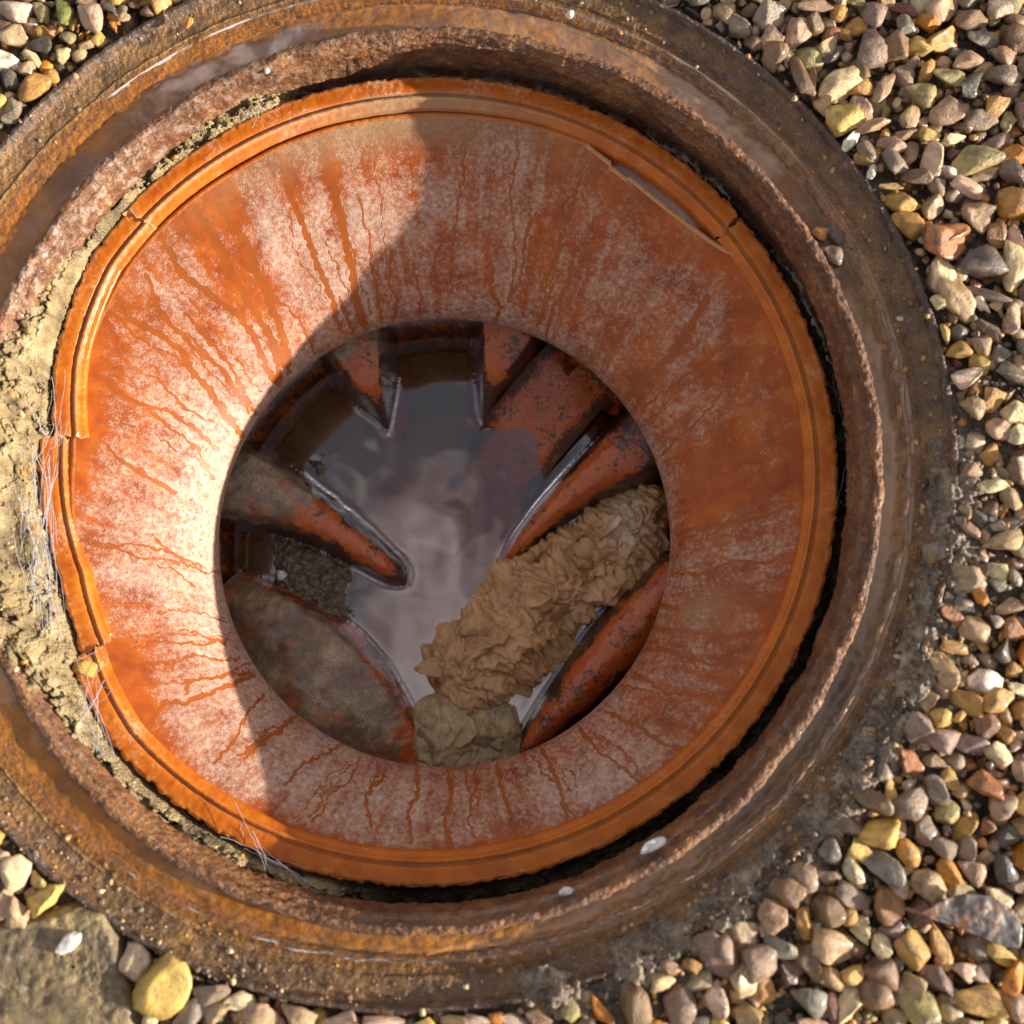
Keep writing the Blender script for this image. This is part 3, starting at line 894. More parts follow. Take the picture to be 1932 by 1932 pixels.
RIDGES = []
def ridge(spec, flank, seed, dome=1.0, silt_base=0.0, grime0=0.25, label=None, skirt=0.026, base_grime=0.0, tip0=0.87, flank_grime=0.72):
    """a tapering benching ridge; spec rows: px, py, height above water, half width of its top"""
    pts = np.array(spec, float)
    s = np.r_[0, np.cumsum(np.hypot(np.diff(pts[:, 0]), np.diff(pts[:, 1])))]
    s /= s[-1]
    ns, no = 240, 61
    ss = np.linspace(0, 1, ns)
    def sm(col):
        y = np.interp(ss, s, pts[:, col])
        k = np.ones(31) / 31
        return np.convolve(np.pad(y, 15, mode='edge'), k, 'valid')
    X, Y, H, W = sm(0), sm(1), sm(2), sm(3)
    C3 = np.array([P(x, y, Z_WATER + max(h, 0) * 0.8) for x, y, h in zip(X, Y, H)])
    T = np.gradient(C3[:, :2], axis=0)
    T /= np.linalg.norm(T, axis=1)[:, None]
    N = np.stack([-T[:, 1], T[:, 0]], 1)
    sc = PXM * (DIST - Z_WATER) / DIST
    o = np.linspace(-1, 1, no)
    Wm = (W + flank) * sc
    endcap = np.sqrt(np.clip(1 - np.clip((ss - 0.93) / 0.07, 0, 1) ** 2, 0, 1)) * 0.97 + 0.03
    Wm = Wm * endcap
    OX = o[None, :] * Wm[:, None]
    dist = np.abs(o)[None, :] * Wm[:, None]
    Wt = (W * sc * endcap)[:, None]
    fl = np.maximum(Wm[:, None] - Wt, 1e-5)
    e = (dist - Wt) / fl                                # below 0 on the top, 0 to 1 down the flank
    zt = (Z_WATER + H)[:, None]
    zb = Z_WATER - skirt
    rel = dist / np.maximum(Wt, 1e-5)
    topz = zt - dome * 0.0045 * np.clip(rel, 0, 1) ** 2
    Z = np.where(e < 0, topz, (zt - dome * 0.0045) + (zb - zt + dome * 0.0045) * np.clip(e, 0, 1) ** 0.85)
    kk = np.ones(5) / 5                                 # take the edge off
    Z = np.apply_along_axis(lambda a: np.convolve(np.pad(a, 2, mode='edge'), kk, 'valid'), 1, Z)
    V = np.stack([C3[:, None, 0] + N[:, None, 0] * OX, C3[:, None, 1] + N[:, None, 1] * OX, Z], -1).reshape(-1, 3)
    V += (0.0009 * fbm(V * 80, 4, seed))[:, None] * np.array([0.5, 0.5, 1.0])
    E = e.ravel() + 0.22 * fbm(V * 75, 3, seed + 6)
    O = np.abs(np.tile(o, ns))
    S = np.repeat(ss, no)
    nz = fbm(V * 55, 3, seed + 4)
    gr = grime0 + flank_grime * sstep(-0.30, 0.10, E) + 0.55 * sstep(tip0, tip0 + 0.12, S) + 0.30 * nz + base_grime * (1 - sstep(0.12, 0.34, S))
    wet = sstep(Z_WATER + 0.001, Z_WATER - 0.004, V[:, 2])
    gr = gr * (1 - 0.75 * wet)
    S = S + 0.10 * fbm(V * 60, 3, seed + 7)
    si = silt_base * (1 - sstep(0.12, 0.62, S + 0.12 * nz)) * (1 - sstep(0.0, 0.35, E)) if silt_base >= 0 else -silt_base * (1 - sstep(-0.25, 0.1, E)) * (1 - 0.8 * sstep(0.70, 0.95, S))
    si = si + 0.10 + (0.30 if silt_base >= 0 else 0.42) * fbm(V * 45, 4, seed + 3, 0.65) + 0.25 * wet
    g3 = V.reshape(ns, no, 3)                           # where the flanks cut the water
    for a_, b_ in ((g3[:, :-1], g3[:, 1:]), (g3[:-1], g3[1:])):
        a_, b_ = a_.reshape(-1, 3), b_.reshape(-1, 3)
        m_ = (a_[:, 2] - Z_WATER) * (b_[:, 2] - Z_WATER) < 0
        t_ = ((Z_WATER - a_[m_, 2]) / (b_[m_, 2] - a_[m_, 2]))[:, None]
        RIDGES.append(a_[m_] + (b_[m_] - a_[m_]) * t_)
    return obj('benching_ridge', make_mesh('benching_ridge', V, grid_faces(ns, no), {'grime': gr, 'silt': si}), M_BENCH, chamber, label)
ridge([(650, 585, .052, 56), (667, 642, .048, 52), (686, 695, .042, 38), (703, 737, .033, 20), (721, 780, .012, 9), (737, 830, -.006, 5)], 40, 81, 0.6, 0.80, 0.22, 'short ridge with a silty back and an orange knob before its black tip', tip0=0.66)
ridge([(395, 893, .050, 76), (440, 906, .047, 66), (520, 935, .039, 46), (610, 985, .031, 32), (690, 1040, .024, 24), (738, 1076, .017, 20), (762, 1100, .006, 17), (774, 1114, -.008, 12)], 36, 82, 1.5, 0.95, 0.26, 'long ridge dusted with silt, its tip orange and wet')
ridge([(410, 1105, .014, 34), (480, 1175, .034, 74), (560, 1262, .038, 104), (650, 1348, .034, 98), (730, 1412, .022, 64), (815, 1478, .006, 26)], 34, 83, 1.3, -0.78, 0.16, 'broad ridge under dried brown silt', flank_grime=0.28)
ridge([(975, 575, .054, 60), (956, 636, .048, 50), (937, 693, .038, 30), (924, 740, .022, 14), (913, 816, -.005, 6)], 34, 84, 0.6, 0.0, 0.32, 'short ridge beside the dry branch channel, orange and black', tip0=0.60)
ridge([(1265, 795, .052, 70), (1208, 836, .046, 58), (1120, 893, .034, 34), (1040, 963, .024, 24), (978, 1030, .014, 17), (942, 1072, -.004, 10)], 30, 85, 1.8, 0.0, 0.16, 'clean orange finger ridge with a black stained root', base_grime=0.6)
ridge([(1300, 1060, .040, 34), (1240, 1135, .040, 44), (1160, 1225, .036, 44), (1080, 1315, .028, 34), (1010, 1390, .015, 24), (960, 1450, .004, 14)], 34, 86, 2.4, 0.0, 0.30, 'long dull ridge against the lip beside the wet wipes')
# dry sloping branch channel between the two right-hand ridges
nsb, nob = 90, 41
cb = np.array([P(900, 970, Z_WATER - 0.040), P(985, 830, Z_WATER + 0.002), P(1060, 740, Z_WATER + 0.012), P(1130, 665, Z_WATER + 0.018)])
ub = np.linspace(0, 1, nsb)
cbi = np.stack([np.interp(ub, [0, 0.36, 0.7, 1], cb[:, j]) for j in range(3)], 1)
tdir = cb[-1][:2] - cb[0][:2]
tdir /= np.linalg.norm(tdir)
nd = np.array([-tdir[1], tdir[0]])
ob = np.linspace(-1, 1, nob)
Vc = np.stack([cbi[:, None, 0] + nd[0] * ob * 0.031, cbi[:, None, 1] + nd[1] * ob * 0.031, cbi[:, None, 2] + 0.012 * (ob ** 2)[None, :] - 0.004], -1).reshape(-1, 3)
Vc += 0.0005 * fbm(Vc * 80, 3, 91)[:, None]
gc = 0.32 + 0.5 * np.tile(sstep(0.55, 1.0, np.abs(ob)), nsb)
obj('branch_channel', make_mesh('branch_channel', Vc, grid_faces(nsb, nob), {'grime': gc, 'silt': 0.14 + 0 * gc}), M_BENCH, chamber)

# standing water in the base, slightly raised against whatever it touches
nr2, na2 = 230, 700
rr2 = np.linspace(0, 1, nr2)
Rf = np.repeat((rr2 * (BR + 0.004))[None, :], na2, 0)
t2 = np.linspace(0, 2 * np.pi, na2, endpoint=False)
Vw = np.stack([BC[0] + Rf * np.cos(t2)[:, None], BC[1] + Rf * np.sin(t2)[:, None], np.full_like(Rf, Z_WATER)], -1).reshape(-1, 3)
from mathutils.kdtree import KDTree
edge = np.concatenate(RIDGES)
kd = KDTree(len(edge))
for i, e in enumerate(edge):
    kd.insert((e[0], e[1], 0), i)
kd.balance()
dd = np.array([kd.find((v[0], v[1], 0))[2] for v in Vw[::1]])
Vw[:, 2] += 0.0009 * np.exp(-dd / 0.0013) + 0.00025 * fbm(Vw * 22, 2, 99)
obj('water', make_mesh('base_water', Vw, grid_faces(na2, nr2, True)), M_WATER_B, label='still brown water in the bottom of the chamber reflecting a cloudy sky', kind='structure')

# ------------------------------------------------------------------ wet tissue
def crumple(name, spec, seed, material, label, squash=0.75, amp=0.0042, zc=0.004, ns=420, no=300, flaps=120):
    pts = np.array(spec, float)                    # px, py, half width
    s = np.r_[0, np.cumsum(np.hypot(np.diff(pts[:, 0]), np.diff(pts[:, 1])))]
    s /= s[-1]
    ss = np.linspace(0, 1, ns)
    X, Y, W = (np.interp(ss, s, pts[:, j]) for j in range(3))
    k = np.ones(41) / 41
    X, Y, W = (np.convolve(np.pad(a, 20, mode='edge'), k, 'valid') for a in (X, Y, W))
    C3 = np.array([P(x, y, Z_WATER + 0.012) for x, y in zip(X, Y)])
    C3[:, 2] = Z_WATER + zc
    T = np.gradient(C3, axis=0)
    T /= np.linalg.norm(T, axis=1)[:, None]
    N = np.stack([-T[:, 1], T[:, 0], 0 * T[:, 0]], 1)
    sc = PXM * (DIST - Z_WATER) / DIST
    cap = np.sqrt(np.clip(1 - np.abs(2 * ss - 1) ** 7, 0, 1))
    Wm = W * sc * cap
    th = np.linspace(0, 2 * np.pi, no, endpoint=False)
    nrm = np.cos(th)[None, :, None] * N[:, None, :] + np.sin(th)[None, :, None] * np.array([0, 0, squash])
    V0 = C3[:, None, :] + nrm * Wm[:, None, None]
    V = V0.reshape(-1, 3)
    n_ = nrm.reshape(-1, 3)
    q = V * np.array([1, 1, 1.3])
    wv = np.stack([fbm(q * 55, 3, seed), fbm(q * 55, 3, seed + 1), fbm(q * 55, 3, seed + 2)], 1)
    f1, f2 = worley(q * 62 + wv * 0.9, seed + 3)
    g1, g2 = worley(q * 150 + wv * 1.6, seed + 4)
    rgc = np.random.default_rng(seed + 40)
    d = 1.5 * fbm(q * 14, 2, seed + 7)
    val = 0
    for k_ in range(15):
        fq = 20 * 1.17 ** k_
        dirn = rgc.normal(size=3)
        dirn /= np.linalg.norm(dirn)
        ph = (q + wv * (0.012 * rgc.uniform(0.3, 1.3))) @ dirn * fq + rgc.uniform(0, 1)
        tri = np.abs(ph - np.floor(ph) - 0.5) * 2           # creases where it turns
        wgt = 1.5 * (22 / fq) ** 1.08 * sstep(-0.35, 0.25, fbm(q * 22 + k_ * 5.3, 1, seed + 20))
        d = d + wgt * tri
        val = val + wgt * sstep(0.16, 0.0, tri) * 0.9
    bil = np.abs(fbm(q * 30 + wv * 0.8, 1, seed + 12))
    d = d + 1.5 * np.sqrt(bil + 0.01) - 1.2
    fold_shade = np.clip(0.55 * val * 0.5 + sstep(0.05, 0.0, bil) * 0.6, 0, 1)  # painted crease shade, strongest in the valleys
    capv = np.repeat(cap, no)
    V = V + n_ * (amp * (d - 0.9) * (0.25 + 0.75 * capv))[:, None] + wv * 0.0012
    F = grid_faces(ns, no, False)
    jj = np.arange(ns - 1)
    wrap = np.stack([jj * no + no - 1, (jj + 1) * no + no - 1, (jj + 1) * no, jj * no], 1)
    F = np.concatenate([F, wrap])
    allV, allF, allA = [V], [F], [fold_shade]
    base = len(V)
    rg = np.random.default_rng(seed)
    up = np.where((n_[:, 2] > 0.15) & (capv > 0.5))[0]
    for _ in range(flaps):                         # loose folded corners standing off the surface
        i = rg.choice(up)
        c0 = V[i]
        nn = n_[i] / np.linalg.norm(n_[i])
        a = rg.normal(size=3)
        a -= nn * (a @ nn)
        a /= np.linalg.norm(a)
        b = np.cross(nn, a)
        L, Wd = rg.uniform(0.010, 0.026), rg.uniform(0.005, 0.013)
        m = 9
        u, v = np.meshgrid(np.linspace(0, 1, m), np.linspace(-1, 1, m), indexing='ij')
        lift = rg.uniform(0.05, 0.4)
        curl = rg.uniform(-0.6, 1.0)
        hgt = lift * u * (1 - 0.55 * curl * u) * L + 0.0016 * np.sin(v * rg.uniform(2, 5) + rg.uniform(0, 6)) * u
        wid = Wd * (1 - rg.uniform(0.1, 0.5) * u) * np.sqrt(np.clip(1.02 - u ** rg.uniform(1.5, 5), 0, 1)) * v
        pv = c0 - nn * 0.0012 + a * (u * L)[..., None] + b * wid[..., None] + nn * hgt[..., None]
        pv = pv.reshape(-1, 3)
        pv = pv + 0.0009 * np.stack([fbm(pv * 260, 2, seed + 9), fbm(pv * 260, 2, seed + 10), fbm(pv * 260, 2, seed + 11)], 1)
        allV.append(pv)
        allF.append(grid_faces(m, m) + base)
        allA.append(np.clip(0.35 - 0.5 * u.ravel(), 0, 1))
        base += m * m
    allV = np.concatenate(allV)
    ax_, ay_ = proj(allV)
    pal = sstep(1.0, 0.5, np.hypot((ax_ - 1183) / 48, (ay_ - 985) / 70)) * (seed == 101)
    me = make_mesh(name, allV, np.concatenate(allF), {'fold_shade': np.concatenate(allA), 'pale': 0.8 * pal})
    return recentre(obj(name, me, material, label=label, category='wet wipes'))
crumple('tissue_clump', [(1262, 925, 44), (1222, 962, 68), (1160, 1032, 66), (1085, 1092, 60), (1020, 1142, 78), (965, 1187, 64), (905, 1237, 84), (850, 1267, 74), (800, 1287, 42)], 101, M_TISSUE, 'long crumpled clump of brown wet wipes lying across the drain channel', 0.58, 0.0060, 0.003, 600, 380, 14)
crumple('tissue_clump', [(765, 1345, 35), (815, 1375, 70), (870, 1390, 76), (925, 1390, 62), (990, 1375, 40)], 131, M_TISSUE2, 'small yellow-grey clump of wet wipes below the long brown clump', 0.42, 0.0050, 0.000, 320, 280, 6)

# ------------------------------------------------------------------ sludge
def sludge(poly, seed, hmax, label, n=190):
    poly = np.array(poly, float)
    x0, y0 = poly.min(0) - 12
    x1, y1 = poly.max(0) + 12
    gx, gy = np.meshgrid(np.linspace(x0, x1, n), np.linspace(y0, y1, n), indexing='ij')
    px, py = gx.ravel(), gy.ravel()
    ins = np.zeros(len(px), bool)
    for (ax_, ay_), (bx_, by_) in zip(poly, np.roll(poly, -1, 0)):
        c = ((ay_ > py) != (by_ > py)) & (px < (bx_ - ax_) * (py - ay_) / (by_ - ay_ + 1e-9) + ax_)
        ins ^= c
    d = seg_dist(px, py, list(map(tuple, poly)) + [tuple(poly[0])])
    sd_ = np.where(ins, d, -d)
    V = np.array([P(a, b, Z_WATER) for a, b in zip(px, py)])
    sd_ = sd_ + 9 * fbm(V * 170, 4, seed)
    f1, f2 = worley(V * np.array([260, 260, 1]), seed)
    V[:, 2] = Z_WATER - 0.004 + 0.0065 * sstep(-6, 14, sd_) + hmax * sstep(0, 45, sd_) + 0.0026 * (0.6 - f1) + 0.0022 * fbm(V * 240, 4, seed + 2)
    F = grid_faces(n, n)
    keep = (sd_ > -9)[F].all(1)
    me = make_mesh('sludge_clump', V, F[keep])
    bm = bmesh.new()
    bm.from_mesh(me)
    bmesh.ops.delete(bm, geom=[v for v in bm.verts if not v.link_faces], context='VERTS')
    bm.to_mesh(me)
    bm.free()
    return recentre(obj('sludge_clump', me, M_SLUDGE, label=label, category='sludge'))
sludge([(500, 1000), (545, 1008), (605, 1030), (655, 1055), (680, 1085), (660, 1115), (672, 1160), (645, 1205), (618, 1222), (575, 1190), (530, 1165), (500, 1135), (515, 1080), (510, 1040)], 141, 0.006, 'dark lumpy clump of wet sludge between the two left ridges')
sludge([(575, 868), (600, 860), (622, 878), (618, 900), (600, 905), (590, 885)], 142, 0.003, 'small black blob of sludge against the long left ridge', 70)
def lump(name, px, py, z, rx, ry, rz, seed, mat_, label, cat, kind=None, rot=0.0, flat=0.35):
    bm = bmesh.new()
    bmesh.ops.create_icosphere(bm, subdivisions=3, radius=1)
    v = np.array([x.co[:] for x in bm.verts])
    rg = np.random.default_rng(seed)
    for _ in range(9):
        n_ = rg.normal(size=3)
        n_ /= np.linalg.norm(n_)
        dd = np.clip(v @ n_ - rg.uniform(0.55, 0.85), 0, None)
        v -= n_ * (dd * 0.9)[:, None]
    v *= (1 + 0.10 * fbm(v * 2.2, 3, seed))[:, None]
    v *= np.array([rx, ry, rz]) * PXM
    for x, co in zip(bm.verts, v):
        x.co = co
        pass
    me = bpy.data.meshes.new(name)
    bm.to_mesh(me)
    bm.free()
    me.polygons.foreach_set('use_smooth', [True] * len(me.polygons))
    o = obj(name, me, mat_, label=label, category=cat, kind=kind)
    o.location = P(px, py, z)
    o.rotation_euler = (0, 0, rot)
    return o

lump('dirt_lump', 566, 1282, Z_WATER + 0.033, 34, 17, 12, 157, M_SLUDGE, 'dark lump of dirt stuck on the broad silty ridge', 'dirt', rot=0.7)
lump('white_crumb', 531, 1086, Z_WATER + 0.008, 16, 13, 10, 151, M_CHIP, 'pale crumb resting on the dark sludge clump', 'debris')
lump('dirt_crumb', 572, 1136, Z_WATER + 0.0105, 13, 11, 9, 158, M_ORIM, 'orange crumb of plastic stuck in the dark sludge clump', 'debris')
lump('dirt_crumb', 609, 860, Z_WATER + 0.0005, 5, 4, 3, 159, M_SLUDGE, 'black speck floating on the water between the two upper left ridges', 'debris')
lump('dirt_crumb', 505, 1108, Z_WATER + 0.004, 9, 8, 6, 160, M_SLUDGE, 'brown crumb at the left edge of the sludge clump', 'debris')
lump('dirt_crumb', 428, 1178, Z_LIP + 0.0015, 9, 7, 5, 161, M_CHIP, 'pale crumb on the lip above the broad silty ridge', 'debris')
lump('dirt_crumb', 994, 478, -0.082, 9, 9, 6, 162, M_SLUDGE, 'dark grain stuck on the shaded top of the orange wall', 'debris')
lump('white_flake', 1232, 1594, -0.0085, 30, 11, 5, 152, M_CHIP, 'white flake lying inside the iron ring at the lower right', 'debris', rot=0.45)
lump('white_flake', 1068, 1682, -0.0095, 14, 9, 5, 153, M_CHIP, 'small white flake on the lower inside of the iron ring', 'debris', rot=0.2)
lump('white_flake', 1076, 27, -0.0065, 9, 10, 6, 154, M_CHIP, 'tiny white flake by the water at the top of the frame', 'debris')
lump('white_flake', 503, 134, -0.0085, 7, 7, 5, 155, M_CHIP, 'tiny white flake on the upper left of the iron ring', 'debris')
lump('white_flake', 1101, 495, -0.0715, 6, 4, 4, 156, M_CHIP, 'white speck on the shaded orange wall', 'debris')

# ------------------------------------------------------------------ cobwebs
def cobweb(anchors, n, seed, label, z0=-0.035, z1=-0.035, rad=0.00013):
    """sagging silk strands between two clusters of anchor points; joined, since no strand can be picked apart"""
    rg = np.random.default_rng(seed)
    Vs, Fs, b = [], [], 0
    for _ in range(n):
        i, j = rg.choice(len(anchors), 2, replace=False)
        p0 = np.array(P(*(np.array(anchors[i]) + rg.normal(size=2) * 18), z0 + rg.normal() * 0.003))
        p1 = np.array(P(*(np.array(anchors[j]) + rg.normal(size=2) * 18), z1 + rg.normal() * 0.003))
        m = 12
        u = np.linspace(0, 1, m)
        c = p0 + (p1 - p0) * u[:, None]
        c[:, 2] -= rg.uniform(0, 0.003) * 4 * u * (1 - u)
        c[:, :2] += 0.0018 * np.stack([perlin(np.stack([u * 3, 0 * u, 0 * u + _], 1), seed), perlin(np.stack([u * 3, 0 * u, 0 * u + _ + 50], 1), seed)], 1)
        r_ = rad * rg.uniform(0.5, 1.5)
        a = np.array([0, 2.1, 4.2])
        t = p1 - p0
        t /= np.linalg.norm(t) + 1e-9
        s1 = np.cross(t, [0, 0, 1.0])
        s1 /= np.linalg.norm(s1) + 1e-9
        s2 = np.cross(t, s1)
        tube = c[:, None, :] + r_ * (np.cos(a)[None, :, None] * s1 + np.sin(a)[None, :, None] * s2)
        Vs.append(tube.reshape(-1, 3))
        f = grid_faces(m, 3)
        jj = np.arange(m - 1)
        Fs.append(np.concatenate([f, np.stack([jj * 3 + 2, (jj + 1) * 3 + 2, (jj + 1) * 3, jj * 3], 1)]) + b)
        b += m * 3
    return recentre(obj('cobweb', make_mesh('cobweb', np.concatenate(Vs), np.concatenate(Fs)), M_WEB, label=label, category='cobweb', group='cobwebs over the mortar'))
cobweb([(40, 650), (90, 720), (60, 860), (110, 820), (20, 760), (95, 880)], 20, 161, 'cobweb strung across the mortar gap beside the left split of the rim', -0.036, -0.036)
cobweb([(20, 930), (60, 990), (80, 1060), (40, 1100), (70, 1150), (95, 1190), (85, 870)], 40, 162, 'dense cobweb draped over the mortar left of the pushed-out rim', -0.026, -0.030)
cobweb([(70, 1300), (130, 1370), (185, 1290), (210, 1440), (150, 1290)], 26, 163, 'thin cobweb over the mortar at the lower left', -0.030, -0.036)
cobweb([(460, 195), (480, 185), (495, 205), (470, 215)], 26, 164, 'small cobweb tuft in the gap at the upper left of the rim', -0.040, -0.040)
cobweb([(1570, 700), (1590, 800), (1600, 860), (1585, 930), (1610, 960)], 9, 165, 'faint cobweb in the dark gap on the right side', -0.042, -0.046, 0.00007)
cobweb([(520, 1640), (575, 1655), (600, 1690), (470, 1590), (430, 1560)], 13, 166, 'cobweb along the gap at the bottom left of the iron ring', -0.038, -0.036)

# ------------------------------------------------------------------ ground
def ground_z(x, y):
    p = np.stack([x * 9, y * 9, 0 * x], 1)
    d = np.hypot(x - IC[0], y - IC[1]) - 0.31
    a = np.degrees(np.arctan2(y - IC[1], x - IC[0]))
    bank = sstep(0.060, 0.0, d) * sstep(-88, -70, a) * sstep(14, -6, a)
    return -0.0088 + 0.0035 * fbm(p, 3, 171) + 0.0075 * bank
rg_r = np.concatenate([np.linspace(0.3097, 0.75, 150), np.geomspace(0.78, 60, 40)])
ng = 540
tg = np.linspace(0, 2 * np.pi, ng, endpoint=False)
Rg = np.repeat(rg_r[None, :], ng, 0)
Vg = np.stack([IC[0] + Rg * np.cos(tg)[:, None], IC[1] + Rg * np.sin(tg)[:, None], 0 * Rg], -1).reshape(-1, 3)
Vg[:, 2] = ground_z(Vg[:, 0], Vg[:, 1]) + 0.0030 * fbm(Vg * 90, 4, 172) * (Rg.ravel() < 0.8)
obj('ground', make_mesh('ground', Vg, grid_faces(ng, len(rg_r), True, flip=True)), M_SOIL, label='damp dark soil under the gravel', kind='structure')

# ------------------------------------------------------------------ pebbles
def pebble_mesh(seed, sub=3):
    bm = bmesh.new()
    bmesh.ops.create_icosphere(bm, subdivisions=sub, radius=1)
    v = np.array([x.co[:] for x in bm.verts])
    f = np.array([[q.index for q in p.verts] for p in bm.faces])
    bm.free()
    rg = np.random.default_rng(seed)
    for _ in range(rg.integers(8, 15)):
        n_ = rg.normal(size=3)
        n_ /= np.linalg.norm(n_)
        dd = np.clip(v @ n_ - rg.uniform(0.34, 0.82), 0, None)
        v -= n_ * (dd * rg.uniform(0.85, 1.0))[:, None]
    v *= (1 + 0.22 * fbm(v * 1.1, 2, seed) + 0.06 * fbm(v * 3.5, 3, seed + 1))[:, None]
    mn, mxx = v.min(0), v.max(0)
    v = (v - (mn + mxx) / 2) / ((mxx - mn) / 2)
    return v, f
PM = [pebble_mesh(200 + k) for k in range(18)]
PMS = [pebble_mesh(200 + k, 2) for k in range(18)]
PME = [make_mesh('pebble', v, f) for v, f in PM]
for me in PME:
    me.materials.append(M_PEB)
PALETTE = {
    'pink': (.37, .24, .165), 'pale pink': (.50, .37, .29), 'mauve': (.225, .160, .125), 'grey': (.20, .175, .145), 'dark grey': (.085, .072, .056), 'tan': (.36, .26, .15),
    'ochre': (.40, .225, .055), 'orange': (.52, .21, .018), 'yellow': (.52, .355, .09), 'olive': (.29, .245, .10), 'cream': (.56, .47, .29), 'white': (.72, .67, .58),
    'brown': (.17, .10, .055), 'dark red': (.20, .065, .045), 'mossy green': (.20, .22, .05), 'rust brown': (.30, .13, .045)}
PALETTE = {k_: (v_[0] * 1.04, v_[1] * 0.95, v_[2] * 0.80) for k_, v_ in PALETTE.items()}
C_ = dict(p='pink', P='pale pink', m='mauve', g='grey', d='dark grey', t='tan', o='ochre', O='orange', y='yellow', l='olive', c='cream', w='white', b='brown', r='dark red', G='mossy green', u='rust brown')
hand = []                                          # px, py, length, width, turn in degrees (clockwise from horizontal in the photo), colour
def H_(x0, y0, s, rows):
    for row in rows.split(';'):
        a = row.split()
        if not a:
            continue
        hand.append((x0 + float(a[0]) * s, y0 + float(a[1]) * s, float(a[2]) * s, float(a[3]) * s, float(a[4]), C_[a[5]]))
H_(1479, 0, .2344, '1160 165 210 170 20 O;960 60 270 100 30 r;730 130 230 200 80 m;970 210 190 150 70 g;670 420 320 280 60 m;120 270 250 210 100 p;350 380 250 150 -55 t;400 450 220 180 0 d;450 680 390 230 -20 c;620 730 190 150 -40 o;800 720 310 120 -60 p;1310 630 250 210 60 l;1480 480 240 170 5 p;1760 470 220 170 10 p;1750 620 270 180 -15 m;1590 320 250 190 50 g;1720 80 220 190 40 P;1500 170 280 170 -10 b;1300 890 270 240 0 p;1010 920 270 160 100 t;1690 860 230 180 -40 o;1590 960 300 170 0 m;400 1010 330 280 30 y;540 1130 210 110 -70 w;710 1030 280 150 5 p;870 1160 240 150 10 p;1200 1290 270 240 60 P;1530 1290 450 250 -8 l;690 1240 230 140 50 m;880 1310 240 160 55 m;1060 1430 240 180 45 b;1490 1510 290 140 25 P;1570 1740 290 260 80 t;930 1620 280 180 15 o;1030 1800 340 210 20 o;700 1390 120 100 -30 w;600 1310 170 130 45 o;860 1500 190 60 8 y;1240 1500 200 140 70 m;1170 1090 180 120 20 y;980 1080 180 90 0 t;1360 1120 210 100 -15 c;250 50 290 110 5 t;440 100 160 140 30 o;570 30 140 110 45 l;130 620 400 140 75 b;500 270 120 100 20 o;1150 580 220 110 -65 o;1510 690 260 200 -35 d;1810 980 200 120 -75 l;1850 1400 260 210 70 m;1640 1390 290 120 -25 p;1340 1900 400 220 5 u;225 660 210 90 80 u')
H_(1479, 422.6, .2344, '1290 160 350 320 0 u;1600 310 380 280 20 d;1860 350 400 230 100 c;1390 600 420 220 50 t;1640 570 380 90 14 m;1730 650 160 120 -20 t;1600 650 170 90 65 w;1220 640 140 120 30 c;1660 860 290 110 42 b;1420 1010 190 150 15 o;1280 890 170 60 75 y;1600 980 180 140 60 p;1490 1240 310 170 -8 P;1830 1220 260 220 60 g;1520 1490 190 180 0 t;1720 1660 210 170 20 p;1880 1700 200 150 -50 c;1830 770 220 200 -40 p;1750 1040 170 150 0 g')
H_(1554.7, 1132, .1953, '1190 130 220 170 70 u;1480 280 300 230 20 t;1280 450 310 130 8 o;1650 210 130 110 30 P;1560 800 310 260 30 w;1660 970 320 200 -30 o;1130 1140 220 180 10 y;1300 1130 120 110 0 y;1840 670 150 140 0 o;1120 1340 330 230 20 m;1420 1390 290 230 40 m;1770 1310 190 170 0 o;1870 860 210 150 50 c;820 1560 310 180 55 u;1090 1560 240 130 20 t;1230 1740 230 140 50 o;1540 1810 310 270 70 u;1900 1680 260 150 80 p;1710 1500 300 190 40 c;640 1850 210 150 -60 y')
H_(1509.4, 1584.9, .2188, '700 220 390 280 75 g;930 110 260 160 60 o;460 280 280 140 65 c;1280 280 240 150 55 O;1100 380 270 230 60 t;1500 270 230 200 70 p;750 560 300 250 80 u;240 320 240 140 25 m;450 490 310 170 25 m;230 600 290 230 60 b;540 740 220 150 60 t;300 930 400 270 10 t;990 940 330 250 45 o;700 920 220 150 70 c;1420 1140 220 160 0 P;460 1165 180 140 -30 y;720 1160 310 260 40 b;1000 1240 230 180 60 t;1190 1210 260 190 70 m;1050 1460 420 300 30 l;270 1410 310 120 80 r;410 1420 340 170 -60 c;640 1350 340 260 30 b;1560 1370 420 270 20 o;1830 1190 240 220 -30 O;1870 1440 260 210 60 p;1750 1000 290 140 30 y;80 1400 270 230 0 g;830 790 250 180 30 m;1200 900 340 140 75 o;1240 60 260 170 30 m;1440 90 220 180 60 m;1770 260 310 180 70 d;30 720 280 120 80 o')
H_(875.5, 1584.9, .2344, '1100 1370 270 120 62 O;850 1380 220 170 70 l;1370 1310 340 220 80 b;1740 1330 320 230 80 m;600 1440 210 150 0 b;100 1450 230 90 0 P;1590 1150 210 140 -20 c;1830 1010 150 110 30 o;400 1460 220 110 0 P;250 1440 130 100 0 O')
H_(966, 966, .5, '880 1740 170 90 -70 c;790 1685 150 120 60 m;1000 1640 130 100 50 g;930 1690 150 130 -40 m;1130 1700 150 90 60 b;1320 1580 90 60 50 c;700 1570 120 110 0 m')
